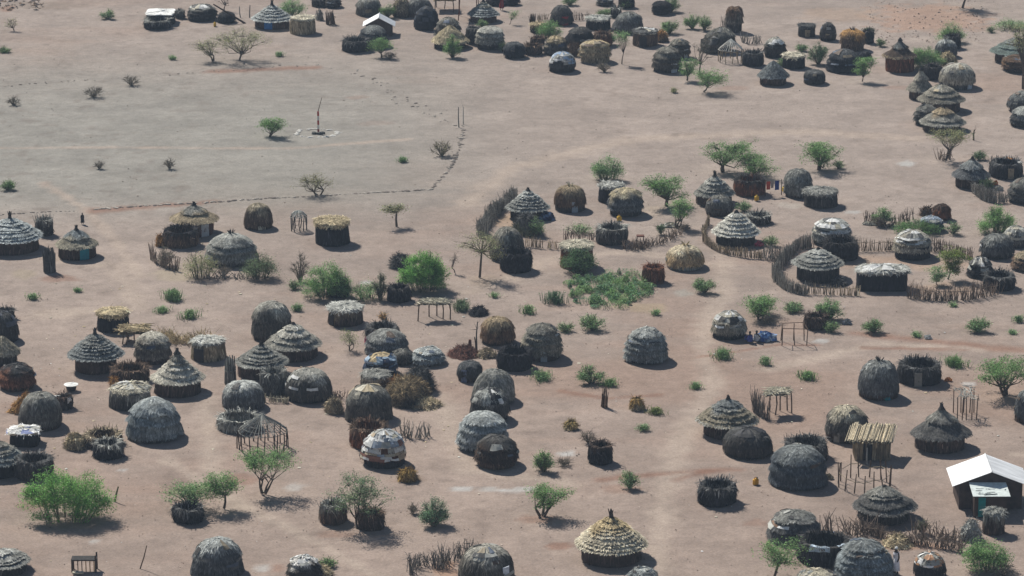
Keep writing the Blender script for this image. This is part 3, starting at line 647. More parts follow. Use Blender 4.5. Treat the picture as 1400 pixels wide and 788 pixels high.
C(1068, 594, 205, 408, 530, 'plain grey cone hut with brown wall at the near edge of the far cluster', 'grey', 'grey', 'mud', tiers=1, finial=0, p=.8, ww=.86, wm=M_BRUSH)
F(1294, 260, 112, 166, 'little square store with an open doorway standing alone', 'dark', 'dgrey', sq=5, door=(1296, 'tan', .5))
D(1347, 577, 145, 474, 'low dark drum hut standing alone below two thorn bushes', 'dark', 'dgrey', 'dark', n=4)
crop(1120, 0)
D(58, 286, 108, 152, 'tall dark dome at the back beside the orange capped hut', 'dark', 'dgrey', 'black')
D(222, 358, 160, 200, 'hut with an orange straw collar on its roof', 'brown', 'orange', 'brown', tiers=2, n=3, wf=.5, jut=.14, cap='dark')
N(330, 308, 72, 210, 'small dark pen behind the orange collared hut', 'black', 'dark')
D(168, 502, 232, 330, 'broad blackish dome in front of the orange collared hut', 'black', 'dgrey', 'black', wf=.14)
D(312, 405, 75, 345, 'tiny dark dome between a broad blackish dome and a leafy sapling', 'black', 'dark', 'black')
C(540, 512, 210, 262, 395, 'patchwork walled hut with a straw ledge under its roof', 'brown', 'grey', 'rust', tiers=2, eave='straw', finial=.12, p=1.25, jut=.16, ww=.93, wm=M_BRUSH)
N(762, 555, 135, 440, 'dark pen overgrown by a tall green bush', 'black', 'dark')
S(860, 452, 135, 350, 'mottled straw heap among the huts beside a green bush', 'straw', dark='olive')
D(850, 400, 148, 265, 'pale crowned dome behind the mottled straw heap', 'dgrey', 'lgrey', 'dark', cap='lgrey')
N(895, 345, 110, 240, 'dark drum pen with a green bush growing from it', 'black', 'dark')
D(930, 616, 240, 428, 'large double tiered hut with a pale door in the stacked row', 'grey', 'lgrey', 'dgrey', tiers=2, door=(1005, (.45, .5, .56), .95, .55), n=2.5, wf=.35)
C(680, 692, 170, 460, 620, 'narrow peaked grey hut at the far end of the stacked row', 'grey', 'lgrey', 'mud', tiers=2, finial=.15, p=1.1, ww=.9, jut=.14)
C(815, 790, 300, 560, 700, 'wide grey cone hut with a straw patch in the stacked row', 'grey', 'lgrey', 'mud', tiers=3, finial=.1, p=.8, cover=(2, 6, ['straw', 'pale', 'lgrey'], .18))
C(1320, 455, 320, 252, 375, 'greenish grey cone hut at the edge of the photo beneath a thin tree', (.17, .2, .17), 'grey', 'mud', tiers=3, finial=0, p=.75)
D(1340, 498, 205, 378, 'low brown drum hut in front of the greenish cone hut', 'brown', 'brown', 'dbrown', n=4)
crop(1120, 130)
D(722, 220, 155, 62, 'small grey side dome leaning on the nearest hut of the stacked row', 'dgrey', 'grey', 'dark')
C(830, 278, 290, 78, 215, 'nearest hut of the stacked row with brown streaked roof', 'grey', 'tan', 'mud', tiers=3, finial=.15, p=.8, wm=M_BRUSH)
D(1378, 138, 210, -30, 'grey shaggy dome cut by the photo edge above another dome', 'dgrey', 'grey', 'mud', rough=.1)
D(1390, 232, 215, 75, 'grey shaggy dome cut by the photo edge below another dome', 'dgrey', 'lgrey', 'dark', rough=.1)
C(1025, 655, 245, 425, 570, 'dark cone hut joined to a curved brush wall near the edge', 'dgrey', 'grey', 'dbrown', tiers=2, finial=.15, p=.85, wm=M_BRUSH, jut=.12)
N(1255, 585, 228, 432, 'black spiky pen hung with small coloured cloths', 'black', 'dgrey', spikes=80, cover=(5, 8, [(.5, .2, .03), 'white', (.35, .03, .04), 'pale', 'dark'], .25), door=(1275, 'tan'))
D(1375, 748, 200, 556, 'dark grey dome at the edge closing the curved brush wall', 'dgrey', 'grey', 'black')
# ---- middle field edge
crop(0, 280)
C(75, 372, 405, 88, 260, 'very wide low hut with pale shingled roof at the photo edge', 'lgrey', 'lgrey', tiers=7, finial=.55, p=.72, ww=.9)
N(298, 232, 118, 95, 'pen of grey stakes behind the very wide low hut', 'dark', 'grey', spikes=70, sl=.7)
C(520, 398, 268, 160, 298, 'hut with shaggy brown roof and turquoise door', 'tan', 'grey', 'dbrown', tiers=2, finial=.3, p=.85, door=(582, (.0, .18, .24), .75), ww=.94, wm=M_BRUSH)
bundle(335, 462, 95, 300, 'curled grey brush bundle standing before the turquoise doored hut', 'dgrey', 90, .1, name='brush_bundle')
crop(200, 260)
C(325, 350, 315, 92, 232, 'brown walled cone hut with pale door behind a black pen', 'tan', 'grey', 'redmud', tiers=2, finial=.2, p=.95, door=(405, (.45, .47, .5), .7), ww=.82)
N(232, 420, 242, 245, 'black topped brush pen in front of the pale doored cone hut', 'brown', 'black', spikes=60, sl=.25)
D(575, 535, 345, 285, 'broad straw grey dome ringed by bushes', 'grey', 'lgrey', 'dgrey', tiers=3, n=1.9, cap='dark', wf=.25)
S(92, 390, 62, 300, 'orange straw sheaf beside the black topped pen', 'orange', peak=.8)
D(755, 282, 190, 88, 'upright dome of brown sticks standing alone by the field edge', 'brown', 'tan', 'dbrown', n=2.6, wf=.2, door=(785, 'pale', .35, .6))
F(1252, 410, 232, 188, 'black walled store with shaggy straw roof', 'black', 'straw', over=1.1, topth=.25, dens=104)
crop(380, 320)
N(402, 455, 145, 300, 'dark pen swallowed by a green thicket', 'black', 'dbrown')
S(830, 250, 150, 130, 'dark thorn heap against the largest green bush', 'dgrey', name='thorn_heap', spiky=.4, cat='thorn heap')
N(812, 486, 158, 345, 'black drum pen in front of the largest green bush', 'black', 'dark', spikes=20, sl=.15)
F(453, 650, 240, 462, 'brown drum store with a flat grey straw top beside a thicket', 'dbrown', 'lgrey', door=(365, 'black', .45), wtop='tan')
crop(600, 280)
C(600, 130, 280, -105, 50, 'ringed cone hut inside a curved brush wall', 'grey', 'lgrey', 'dark', tiers=7, finial=.15, p=.95, ww=.86)
S(590, 222, 205, 55, 'dark leafy brush heap in front of the ringed cone hut', 'dgrey', name='brush_heap', spiky=.4, dark='olive', cat='brush heap')
D(455, 400, 230, 148, 'grey dome behind a black bristly pen and an olive tree', 'dgrey', 'grey', 'dark', wf=.2)
N(520, 488, 220, 300, 'black bristly round pen beside an olive tree', 'black', 'black', spikes=90, sl=.35)
F(930, 470, 225, 250, 'rust walled store with a pale straw top and a bush on its front', 'rust', 'pale', over=1.08, topth=.25)
N(1160, 298, 215, 132, 'dark open drum pen with a smooth pale rim', 'dark', 'grey', spikes=12, sl=.2)
crop(560, 150)
D(1080, 706, 215, 508, 'mottled brown dome with dark wall and pale blue door', 'brown', 'tan', 'dark', n=2.6, wf=.38, door=(1112, (.3, .36, .42), .9, .5), cap='pale')
F(1358, 655, 170, 490, 'dark drum with ragged pale top behind a tan capped dome', 'black', 'lgrey', mound=.2)
crop(840, 150)
D(75, 736, 222, 528, 'tan capped dome with a dark doorway and blue grey wall', 'dgrey', 'straw', 'dark', n=2.8, wf=.35, door=(70, 'black', .8, .4))
C(673, 672, 255, 440, 592, 'grey ringed cone hut with a tall dark finial', 'grey', 'lgrey', 'mud', tiers=5, finial=.4, p=.85, ww=.95)
D(706, 730, 185, 574, 'dark dome just in front of the ringed hut with tall finial', 'dgrey', 'grey', 'dbrown')
N(910, 606, 215, 448, 'rust red round pen with a dark spiky rim', 'rust', 'dark', spikes=60, sl=.35)
D(1240, 608, 192, 400, 'tall grey brown beehive hut beside a rust pen and washing', 'grey', 'grey', 'brown', n=2.8, wf=.2)
N(970, 790, 172, 698, 'dark round pen behind a fenced ringed hut', 'dark', 'grey', spikes=14)
crop(1120, 130)
F(10, 785, 228, 620, 'dark drum store with a ragged grey top near a leafy acacia', 'dark', 'grey', mound=.15)
crop(840, 270)
D(475, 506, 260, 318, 'pale straw dome standing alone on the path', 'tan', 'pale', 'grey', n=2.2, wf=.3, cap='straw')
N(263, 606, 150, 458, 'small rust red stake drum at the edge of the green patch', 'rust', 'rust', spikes=50, sl=.25)
C(818, 358, 308, 90, 268, 'ringed grey hut inside a low stick fence', 'lgrey', 'lgrey', 'dark', tiers=6, finial=.1, p=.85, wm=M_BRUSH)
crop(1120, 270)
D(85, 345, 255, 140, 'dome draped with white sheets behind a black stick hut', 'grey', 'lgrey', 'dark', n=2.2, cover=(0, 9, RAG, .8))
N(135, 455, 238, 268, 'black bristly pen standing before the white sheeted dome', 'black', 'dark', spikes=90, sl=.3)
C(-12, 610, 335, 342, 485, 'ringed hut with grey roof inside the big fenced yard', 'grey', 'lgrey', 'dark', tiers=5, finial=.1, p=.8, wm=M_BRUSH)
S(135, 605, 105, 535, 'low dark brush heap beside the fenced ringed hut', 'dgrey', name='brush_heap', cat='brush heap')
F(425, 662, 342, 462, 'long boxy black store with ragged white top', 'black', 'lgrey', sq=5, sy=.55, mound=.25, cover=(0, 5, RAG, .45), taper=.97)
D(627, 440, 248, 220, 'dome with white striped roof and dark wall in the fenced yard', 'grey', 'lgrey', 'black', n=2, wf=.42, cover=(1, 9, RAG, .7))
D(755, 240, 142, 125, 'small blue grey dome at the back of the fenced yard', 'dgrey', (.3, .33, .37), 'dark', cover=(0, 7, ['lgrey', (.3, .34, .4)], .4))
D(825, 165, 112, 45, 'rusty brown thorn dome behind the small blue grey dome', 'rust', 'dbrown', 'dbrown', n=3)
S(722, 135, 85, 60, 'heap of grey brown twigs beside the rusty thorn dome', 'brown', name='twig_heap', spiky=.35)
D(1195, 430, 218, 246, 'smooth grey dome with a white rag hanging at its rim', 'dgrey', 'grey', 'dark', n=2.3, cover=(8, 10, ['white'], .25))
D(1325, 352, 180, 195, 'pale grey dome behind the smooth rag rimmed dome', 'dgrey', 'lgrey', 'dark', cover=(0, 8, ['lgrey', 'pale'], .5))
D(1395, 512, 190, 360, 'brown dome cut by the photo edge beside a plastic covered dome', 'brown', 'tan', 'dbrown')
D(1085, 556, 168, 400, 'small black plastic dome with a white top', 'black', 'white', 'black', wf=.08, dens=40, cover=(0, 9, ['black', 'dark', 'lgrey'], .5))
N(1200, 655, 220, 498, 'black open drum pen at the corner of the fenced yard', 'black', 'dgrey', spikes=14, sl=.15)
# ---- second band
crop(0, 410)
N(45, 150, 110, 65, 'dark pen behind the dark dome at the photo edge', 'dark', 'dgrey')
D(20, 312, 215, 78, 'dark plastic patched dome at the photo edge', 'dark', 'dgrey', 'black', cover=(0, 9, ['dark', (.1, .11, .14)], .4))
C(20, 480, 220, 240, 380, 'brownish straw cone hut cut by the photo edge', 'tan', 'tan', 'dark', tiers=1, finial=0, p=.8, wm=M_BRUSH)
D(118, 632, 228, 432, 'ball shaped hut with dark crown and orange brush ring', 'rust', 'dark', 'dbrown', n=2.6, wf=.3)
F(762, 250, 218, 60, 'black store with grassy straw top beside a straw platform', 'black', 'straw', topth=.22, mound=.2)
C(647, 545, 358, 222, 415, 'blue grey ringed cone hut with a knotted finial', (.18, .19, .185), 'grey', tiers=8, finial=.4, p=.85, ww=.78)
D(1030, 455, 232, 215, 'pale topped dome with brown wall beside the straw platform', 'dgrey', 'lgrey', 'dbrown', n=2.4, wf=.3)
N(880, 592, 252, 425, 'pen of upright sticks between two ringed cone huts', 'dbrown', 'brown', spikes=90, sl=.45)
S(770, 595, 65, 525, 'orange straw sheaf leaning on the pen of upright sticks', 'orange', peak=.8)
F(880, 780, 288, 555, 'store wrapped in white and blue rags', 'dark', 'pale', mound=.3, over=1.0, cover=(0, 6, RAGB, .5), wtop='grey')
C(1200, 692, 340, 345, 572, 'tall pointed cone hut with silvery roof', 'lgrey', 'grey', 'mud', tiers=5, finial=.25, p=1.2, ww=.92, eave='pale', wm=M_BRUSH)
crop(0, 530)
D(1037, 398, 350, 65, 'large two tiered grey dome in front of the silvery cone hut', 'grey', 'lgrey', 'dgrey', tiers=3, n=2.2, wf=.15, jut=.12)
D(275, 318, 292, 28, 'large dark dome with combed grey crown beside an orange straw stack', 'dgrey', 'grey', 'dbrown', n=2.4, wf=.2)
S(115, 195, 130, 25, 'orange straw stack leaning beside the large dark dome', 'orange', dark='orange', peak=.3, lean=(.5, 0))
N(430, 175, 120, 50, 'ragged stake pen behind the large combed dome', 'dark', 'dbrown', spikes=60, cover=(5, 8, ['white', 'dark'], .15))
F(165, 425, 195, 255, 'black walled box store under a cluttered white slab roof', 'black', 'white', sq=5, topth=.06, dens=20, over=1.12, cover=(0, 4, ['white', 'pale', (.2, .25, .5), 'lgrey'], .5))
C(-5, 650, 330, 355, 530, 'bluish ringed cone hut cut by the photo edge', (.16, .18, .185), 'grey', 'black', tiers=5, finial=0, p=.75)
N(232, 662, 256, 445, 'smooth dark open drum pen behind the great feathery bush', 'dark', 'dgrey', spikes=16, sl=.3)
N(695, 435, 268, 275, 'spiky stake pen behind a little black pen', 'dbrown', 'tan', spikes=80, sl=.6)
N(722, 512, 210, 345, 'little black knobbly pen before the spiky stake pen', 'black', 'grey', spikes=10, sl=.15)
S(510, 438, 160, 300, 'tan straw heap with a tuft of green beside the spiky pen', 'straw', dark='tan')
crop(240, 400)
D(648, 355, 262, 60, 'tall grey beehive hut crowned with light straw', 'dgrey', 'lgrey', 'dbrown', n=2.8, wf=.22)
C(797, 496, 362, 208, 395, 'widest cone hut of the central group with flat grey roof', 'grey', 'lgrey', 'mud', tiers=4, finial=.12, p=.8, wm=M_BRUSH, ww=.9)
C(582, 622, 338, 345, 512, 'ringed cone hut between a beehive hut and thorn brush', 'grey', 'grey', 'mud', tiers=6, finial=.25, p=.95, ww=.92, wm=M_BRUSH)
bundle(370, 628, 92, 440, 'grey stake bundle at the side of the ringed central hut', 'grey', 60, .45)
N(660, 735, 185, 520, 'thorny grey pen pressed against the ringed central hut', 'dgrey', 'grey', spikes=90, sl=.4)
D(898, 764, 328, 508, 'wide dome with looping white cords on its flank', 'dgrey', 'lgrey', 'black', n=2.2, wf=.2, cover=(2, 8, RAG, .14))
F(222, 498, 235, 292, 'open sided stick store with a flat grey top', 'tan', 'lgrey', door=(165, 'black', .8), wtop='tan', over=.98)
crop(460, 400)
N(310, 330, 230, 205, 'dark pen behind the combed grey dome', 'dark', 'dgrey', spikes=16, sl=.15)
D(340, 446, 272, 248, 'combed grey dome in front of a dark pen', 'dgrey', 'grey', 'dark', n=2.6, wf=.12)
D(445, 500, 128, 380, 'small grey brush dome leaning on the combed grey dome', 'dgrey', 'grey', 'dark', n=2)
D(620, 508, 212, 365, 'low peaked heap of a hut in grey brush', 'grey', 'lgrey', 'dgrey', n=2, rough=.12)
D(302, 585, 220, 405, 'blue plastic dome with a tan crown', (.04, .06, .11), 'straw', 'black', n=2.2, dens=28, cover=(2, 9, [(.06, .12, .22), (.03, .05, .1), (.3, .4, .5), 'black'], .6))
F(265, 655, 212, 535, 'low flat topped store tucked beside the blue plastic dome', 'brown', 'grey', wtop='pale', over=1.0)
S(480, 790, 320, 560, 'big dark brush heap streaked with straw', (.26, .2, .12), name='brush_heap', dark='dark', spiky=.45, peak=.6, cat='brush heap')
S(560, 700, 200, 490, 'tall dark thorn heap with a sprig of green on top', 'dgrey', name='thorn_heap', dark='dark', spiky=.4, peak=.8, cat='thorn heap')
S(415, 660, 130, 560, 'orange straw piled on the brush heap', 'orange', peak=.3)
S(590, 800, 260, 700, 'low skirt of yellow straw before the brush heaps', 'straw', dark='tan', peak=.2)
D(1085, 375, 218, 165, 'round hut of bare reddish sticks', 'brown', 'tan', 'dbrown', n=2.8, wf=.3, dens=117)
D(900, 618, 166, 462, 'small dark hut with a blue and red cloth on its side', 'dark', 'dgrey', 'dbrown', n=3, wf=.4, door=(860, (.12, .16, .26), .9, .4))
N(1200, 562, 240, 372, 'black bristly pen in front of a tiered grey dome', 'black', 'black', spikes=60, sl=.25)
crop(440, 500)
D(315, 412, 312, 125, 'tall dark dome with a straw filled hole in its crown', 'dgrey', 'grey', 'dark', n=2.6, wf=.12, cover=(0, 3, ['straw', 'pale'], .25))
N(320, 600, 265, 372, 'reddish brush pen between a tall dome and the patchwork dome', 'rust', 'brown', spikes=70, sl=.5)
D(420, 716, 292, 430, 'patchwork dome of white sheets with a rust coloured rim', 'rust', 'white', 'black', n=2, wf=.32, dens=40, cover=(0, 12, MIX, .9))
S(580, 690 + 108, 128, 690, 'small cone of yellow hay in front of the patchwork dome', (.36, .24, .08), name='haystack', dark=(.2, .13, .05), peak=.8)
D(1160, 290, 280, 22, 'grey fibrous dome at the back of the row of four', 'grey', 'grey', 'dgrey', n=2.2, wf=.2)
D(1130, 412, 252, 150, 'dark dome with a white mottled top in the row of four', 'dark', 'lgrey', 'black', n=2.2, cover=(0, 6, ['white', 'lgrey', 'dark', 'black'], .5))
D(1085, 616, 325, 305, 'pale tiered dome in the row of four', 'grey', 'lgrey', 'dark', tiers=4, n=2.3, wf=.22)
D(1175, 718, 268, 468, 'front hut of the row made of bent brown sticks', 'dbrown', 'dgrey', 'brown', n=2.4, wf=.3, dens=104)
S(85, 342, 130, 205, 'small tan straw mound beside the wide corded dome', 'tan', name='haystack', dark='tan')
crop(680, 400)
D(300, 488, 255, 205, 'tiered grey dome with a pale door behind a bristly pen', 'grey', 'grey', 'dbrown', tiers=5, n=2.2, wf=.25, door=(312, (.32, .35, .38), .8, .45))
D(1000, 503, 275, 232, 'lone tiered grey dome on open ground', 'grey', 'lgrey', 'dark', tiers=5, n=2.2, wf=.15)
bundle(722, 788 - 8, 62, 640, 'tall bundle of bare brown poles standing alone', 'brown', 18, .15, tie=False)
crop(920, 400)
D(378, 335, 226, 122, 'speckled dome with a bright pale top beside a blue cloth heap', 'grey', 'lgrey', 'black', n=2, wf=.35, cover=(0, 9, ['lgrey', 'white', 'dark', 'grey', 'pale'], .55))
N(960, 272, 165, 140, 'dark brown thorn pen under a green bush', 'dbrown', 'dbrown', spikes=60)
crop(1120, 400)
D(400, 752, 278, 455, 'dark two tiered dome with a turquoise cloth by its wall', 'dgrey', 'grey', 'dbrown', tiers=2, n=2.6, wf=.24, jut=.13, cap='dark', cover=(2, 5, ['grey', 'lgrey', 'dgrey'], .2))
N(672, 664, 292, 445, 'large black bristly pen with a pale patch beside the turquoise cloth', 'black', 'dgrey', spikes=90, sl=.4, door=(650, 'grey'))
# ---- lower band
crop(240, 520)
D(458, 225, 282, 5, 'two tiered dome with a pale cap above an open ring pen', 'dgrey', 'lgrey', 'dark', tiers=2, n=2.8, wf=.2, jut=.14)
N(432, 385, 300, 205, 'low curved ring pen behind the pole frame', 'grey', 'grey', spikes=20, sl=.2, thick=.35)
frame_hut(588, 512, 330, 228, 392, 'bare pole frame of an unfinished hut', 'dbrown', 'grey', 18, 5)
crop(680, 530)
N(693, 552, 165, 370, 'small dark square pen standing alone on open ground', 'black', 'dbrown', spikes=24, sl=.25)
S(938, 168, 112, 62, 'golden hay mound on open ground near a weed clump', (.36, .24, .09), name='haystack', dark='tan'); S(495, 292, 105, 215, 'low golden hay mound on open ground near the small square pen', (.34, .25, .1), name='haystack', dark='tan')
crop(920, 520)
C(368, 440, 395, 122, 325, 'brown ringed cone hut with scalloped pale eaves', 'tan', 'grey', 'dbrown', tiers=5, finial=.25, p=.8, eave='lgrey', wm=M_BRUSH, ww=.82)
D(505, 545, 328, 318, 'low dark dome with an open hole in its top', 'dark', 'dgrey', 'black', n=2.6, wf=.2, cover=(0, 2, ['black'], .9))  # black crown patches paint the dark of the hole; the roof stays closed
N(890, 590, 290, 378, 'dark pen with tall bristles behind the dark shaggy dome', 'dark', 'dgrey', spikes=90, sl=.5)
D(845, 762, 368, 438, 'dark shaggy dome before a bristly pen', 'dgrey', 'grey', 'dbrown', n=2.7, wf=.12)
D(1165, 445, 282, 168, 'dome with a cream straw crown behind the straw plank roofed store', 'dgrey', 'pale', 'dbrown', n=2.2, wf=.36, door=(1090, 'grey', .7, .4))
crop(1120, 520)
C(815, 528, 365, 178, 405, 'lopsided dark cone hut near the stick frame', 'dgrey', 'grey', 'mud', tiers=2, finial=.3, p=1.05, wm=M_BRUSH, ww=.92, rough=.08, jut=.14)
D(1420, 318, 210, 60, 'grey dome cut by the photo edge above the white roofed shed', 'dgrey', 'grey', 'dbrown', n=2.8)
crop(0, 628)
N(1265, 462, 215, 292, 'small black bristly pen with a green bush behind it', 'black', 'dgrey', spikes=60, sl=.35)
C(10, 830, 372, 605, 745, 'shaggy grey cone hut cut by the bottom corner', 'grey', 'lgrey', 'dark', tiers=4, finial=0, p=.75, rough=.08)
crop(220, 628)
D(385, 835, 335, 530, 'tall dark beehive hut at the bottom edge with a greyish crown', 'dgrey', 'lgrey', 'dark', n=2.5, wf=.1)
D(965, 850, 215, 650, 'white capped dark dome at the bottom edge beside straw', 'dark', 'white', 'black', n=2, cover=(0, 6, ['white', 'lgrey'], .6))
N(1160, 478, 182, 278, 'lone drum pen of grey brown sticks with one high side', 'brown', 'grey', spikes=60, sl=.35)
S(1060, 812, 190, 745, 'yellow straw heap at the bottom edge beside the white capped dome', 'straw')
crop(440, 628)
N(335, 512, 182, 335, 'drum pen of dark sticks at the foot of a feathery sapling', 'dbrown', 'brown', spikes=60, sl=.25)
D(1105, 880, 390, 575, 'large smooth grey dome at the bottom edge with a white door', 'dgrey', 'lgrey', 'dark', n=2.3, wf=.1, door=(1245, (.6, .66, .75), 1.1, .5))
crop(680, 628)
C(762, 772, 470, 385, 640, 'largest cone hut with cream and yellow ringed roof', 'pale', (.44, .36, .22), 'mud', tiers=9, finial=.5, p=.78, ww=.87, eave='pale', jut=.1, dens=91)
D(985, 860, 200, 725, 'pale brush mound at the bottom edge against the cream ringed hut', 'grey', 'lgrey', 'grey', n=2, rough=.12)
crop(920, 628)
N(300, 352, 265, 135, 'bristly black pen alone on open ground near a yellow can', 'black', 'dgrey', spikes=100, sl=.4)
D(820, 596, 350, 342, 'dark dome patched with scraps of white and brown', 'dgrey', 'grey', 'dbrown', n=2.2, wf=.15, rough=.09, cover=(1, 9, ['white', 'lgrey', (.2, .11, .06), 'dark', 'dark', 'grey'], .25))
N(1020, 768, 368, 490, 'large black pen with blue cloth on its rim', 'black', 'dark', spikes=40, sl=.2, cover=(4, 8, [(.05, .2, .5), (.5, .6, .7), 'dark', 'dark'], .2))
D(965, 900, 262, 740, 'pale dome cut by the bottom edge before the blue draped pen', 'lgrey', 'pale', 'dgrey', n=2.2)
crop(1120, 628)
D(300, 850, 375, 538, 'grey ribbed dome at the bottom edge beside a person in white', 'grey', 'grey', 'dark', tiers=6, n=2, wf=.08)
C(432, 480, 398, 175, 375, 'weathered cone hut with four shaggy layers behind a twig fence', 'dgrey', 'grey', 'dark', tiers=4, finial=.05, p=.78, wm=M_BRUSH, jut=.13, rough=.06)
D(742, 830, 208, 630, 'narrow dome with white and rusty top at the bottom edge', 'black', 'lgrey', 'black', n=2.4, wf=.3, cover=(0, 7, ['white', 'lgrey', (.45, .25, .14)], .7))
F(1172, 550, 150, 335, 'tall ragged grey brush store against the white roofed shed', 'dbrown', 'grey', wtop='grey')
S(1020, 575, 165, 400, 'heap of white and grey rags beside the white roofed shed', 'lgrey', name='rag_heap', dark='grey', cat='rag heap', group='rag heaps', peak=.4)
# ================================================================== plants
crop(0, 0)
B(720, 132, 100, 60, 'faint green shrub far behind the empty field', G2); B(35, 358, 85, 315, 'small green shrub at the photo edge in the far field', G1)
T(95, 208, 45, 125, 125, 180, 'tiny wispy sapling in the far field corner', OL, .4, leaf=.08, tr=.05); W(1160, 412, 45, 40, 'single weed in the far field below the white roofed box store')
B(630, 662, 140, 570, 'leafless grey bush below the far stone line', DRY, .3, 'dry_bush', dead=1); B(880, 578, 110, 505, 'pale leafless bush on the far stone line', DRY, .25, 'dry_bush', dead=1); B(92, 712, 90, 650, 'dark leafless bush near the far left field edge', DRY, .3, 'dry_bush', dead=1)
crop(280, 0)
T(230, 408, 60, 430, 205, 330, 'wide dry olive acacia casting a long shadow in the far field', OL, .75, 2, leaf=.09); T(55, 412, -75, 115, 270, 360, 'smaller dry olive acacia beside the wide dry acacia', OL, .6, 3, leaf=.09)
B(590, 110, 175, -10, 'green bush behind the blue doored cone hut', G2); W(505, 388, 65, 40, 'low green weed between acacia and light stick store')
T(130, 70, 80, 180, -60, 20, 'bare grey sapling behind leaning logs', DRY, .15, leaf=.07, tr=.05)
B(1232, 125, 110, 20, 'leafy green bush between beehive hut and tall thatch stack', G1); T(1190, 388, 1130, 1256, 262, 345, 'small bright tree beside the black spiky pen at the white shed', G1, 1.2, tr=.07); B(1245, 402, 95, 345, 'dark low thorn bush beside a small bright tree', DRY, .6, 'dry_bush', dead=.7)
crop(560, 0)
B(288, 392, 125, 235, 'green bush growing in front of the straw rayed hut', G1); B(490, 188, 80, 130, 'light green bush at the foot of the pointed pale hut', G2)
T(672, 165, 682, 728, 80, 130, 'thin leaning sapling on open ground in the far cluster', G1, .8, leaf=.08, tr=.03); B(1080, 40, 110, -30, 'green bush above the red doored dome', G2)
B(945, 265, 160, 138, 'round leafy bush between straw topped store and straw capped dome', G1, 1.5); B(1320, 110, 120, 55, 'low green bush behind the wide dark drum store', G2); B(1355, 300, 70, 210, 'yellow green bush beside the rust red pen', G2)
B(1312, 488, 100, 412, 'dry tan bush at the foot of the yellow straw hut', DRY, .5, 'dry_bush', dead=.8); B(630, 350, 70, 270, 'narrow green bush between banded drum hut and squat black dome', G3)
crop(840, 0)
B(80, 62, 90, 10, 'green bush against the black pen at the top edge', G3); B(380, 85, 130, -20, 'bright bush behind the black block of a hut', G2); B(370, 232, 135, 120, 'bushy green shrub behind the leaning orange straw stack', G2)
T(50, 432, 0, 90, 215, 280, 'young tree with a tall thin trunk before the ragged porch hut', G2, 1.0, tr=.045); B(525, 198, 110, 82, 'green bush in the far gap beside a paler bush', G1); B(605, 210, 95, 100, 'paler green bush in the far gap beside a green bush', G2)
T(575, 505, 520, 645, 255, 440, 'bare grey tree with wispy crown before the slumped hut', (.12, .13, .09), .25, leaf=.07, fork=.9); T(490, 542, 445, 562, 395, 505, 'small upright acacia beside the tiered white doored dome', G1, .9)
T(600, 620, 520, 752, 470, 570, 'flat topped acacia leaning over open ground before the far cluster', G1, 1.0); B(1130, 450, 110, 395, 'green bush squeezed between a drum and a cone hut', G1)
B(1260, 350, 100, 295, 'faint green bush behind the far pens', G2); W(400, 632, 50, 40, 'tiny dry weed below the tiered white doored dome', OL); B(1375, 440, 150, 280, 'dark green thorn bush beside the broad blackish dome', G3, .9)
crop(1120, 0)
B(330, 225, 85, 185, 'dark green bush over the small pen behind the orange collared hut', G3); B(410, 315, 70, 260, 'yellow green low bush near the orange collared hut', G2)
T(290, 548, 248, 368, 390, 495, 'leafy round sapling beside the broad blackish dome', G1, 1.4, tr=.05); B(715, 465, 235, 305, 'tall spreading green bush rising above the stacked row', G1, 1.3); B(890, 290, 165, 150, 'green bush growing out of a dark drum pen', G1)
B(1290, 205, 230, 130, 'pale green thicket behind the greenish cone hut', G2, .6); B(1160, 222, 70, 180, 'small green shrub in the rubble ground', G2, .6)
T(965, 55, 860, 1090, -190, -60, 'tree at the top edge of which the trunk and shadow show', G1, .8, tr=.11); T(1372, 600, 1270, 1480, 150, 330, 'thin leaning tree at the photo edge before the greenish cone hut', OL, .35, tr=.1)
crop(0, 150)
B(50, 545, 115, 470, 'green shrub at the photo edge beside the bare field', G1); B(670, 402, 60, 340, 'first tiny twig clump in the bare field', DRY, .3, 'dry_bush', dead=1); B(1142, 402, 70, 320, 'tiny leafless bush in the bare field near the stone line', DRY, .3, 'dry_bush', dead=1)
crop(280, 150)
T(440, 180, 382, 540, 48, 150, 'green acacia standing alone beside the flagpole ring', G1, 1.2, 2); W(1335, 362, 85, 45, 'green weed alone in the field beyond the flagpole ring'); T(768, 578, 640, 852, 440, 545, 'yellowish acacia on the near stone line', (.2, .2, .07), .6, 3, leaf=.08); T(1292, 788, 1185, 1338, 635, 705, 'olive topped thin tree before the near stone line', OL, .8, tr=.08, fork=1.1)
crop(560, 150)
B(215, 318, 165, 205, 'pale dry tussock inside the stone line corner', (.22, .2, .12), .5, 'dry_bush', dead=.6); B(1330, 482, 215, 300, 'bright green bush behind the ragged topped drum', G2)
crop(840, 150)
T(350, 648, 215, 492, 440, 590, 'stout green acacia between two tan capped domes and a ringed hut', G1, 1.2, 2, tr=.13); T(430, 795, 368, 512, 600, 730, 'bushy upright sapling below the stout acacia', G1, .9, 3, fork=.3)
T(735, 418, 612, 915, 205, 345, 'taller of the two flat acacias behind the rust red pen', G1, 1.1, 2, tr=.12); T(938, 452, 820, 1072, 288, 440, 'lower of the two flat acacias behind the rust red pen', G1, 1.1, 3); B(870, 690, 130, 610, 'yellow green shrub beside the dark dome at the ringed hut', G2, .7)
crop(1120, 130)
T(0, 502, -122, 158, 318, 445, 'dense green acacia behind the tall beehive hut', G1, 1.4, 2, tr=.12); B(130, 498, 90, 435, 'small olive shrub beneath the dense acacia', G2, .6)
T(850, 440, 758, 995, 235, 330, 'flat olive acacia with a twig pen around its trunk', OL, .9, 2); B(1075, 440, 100, 370, 'dark green bush atop the dark cone hut', G3); B(1125, 650, 130, 560, 'dark green bush inside the curved brush wall', G3)
crop(0, 280)
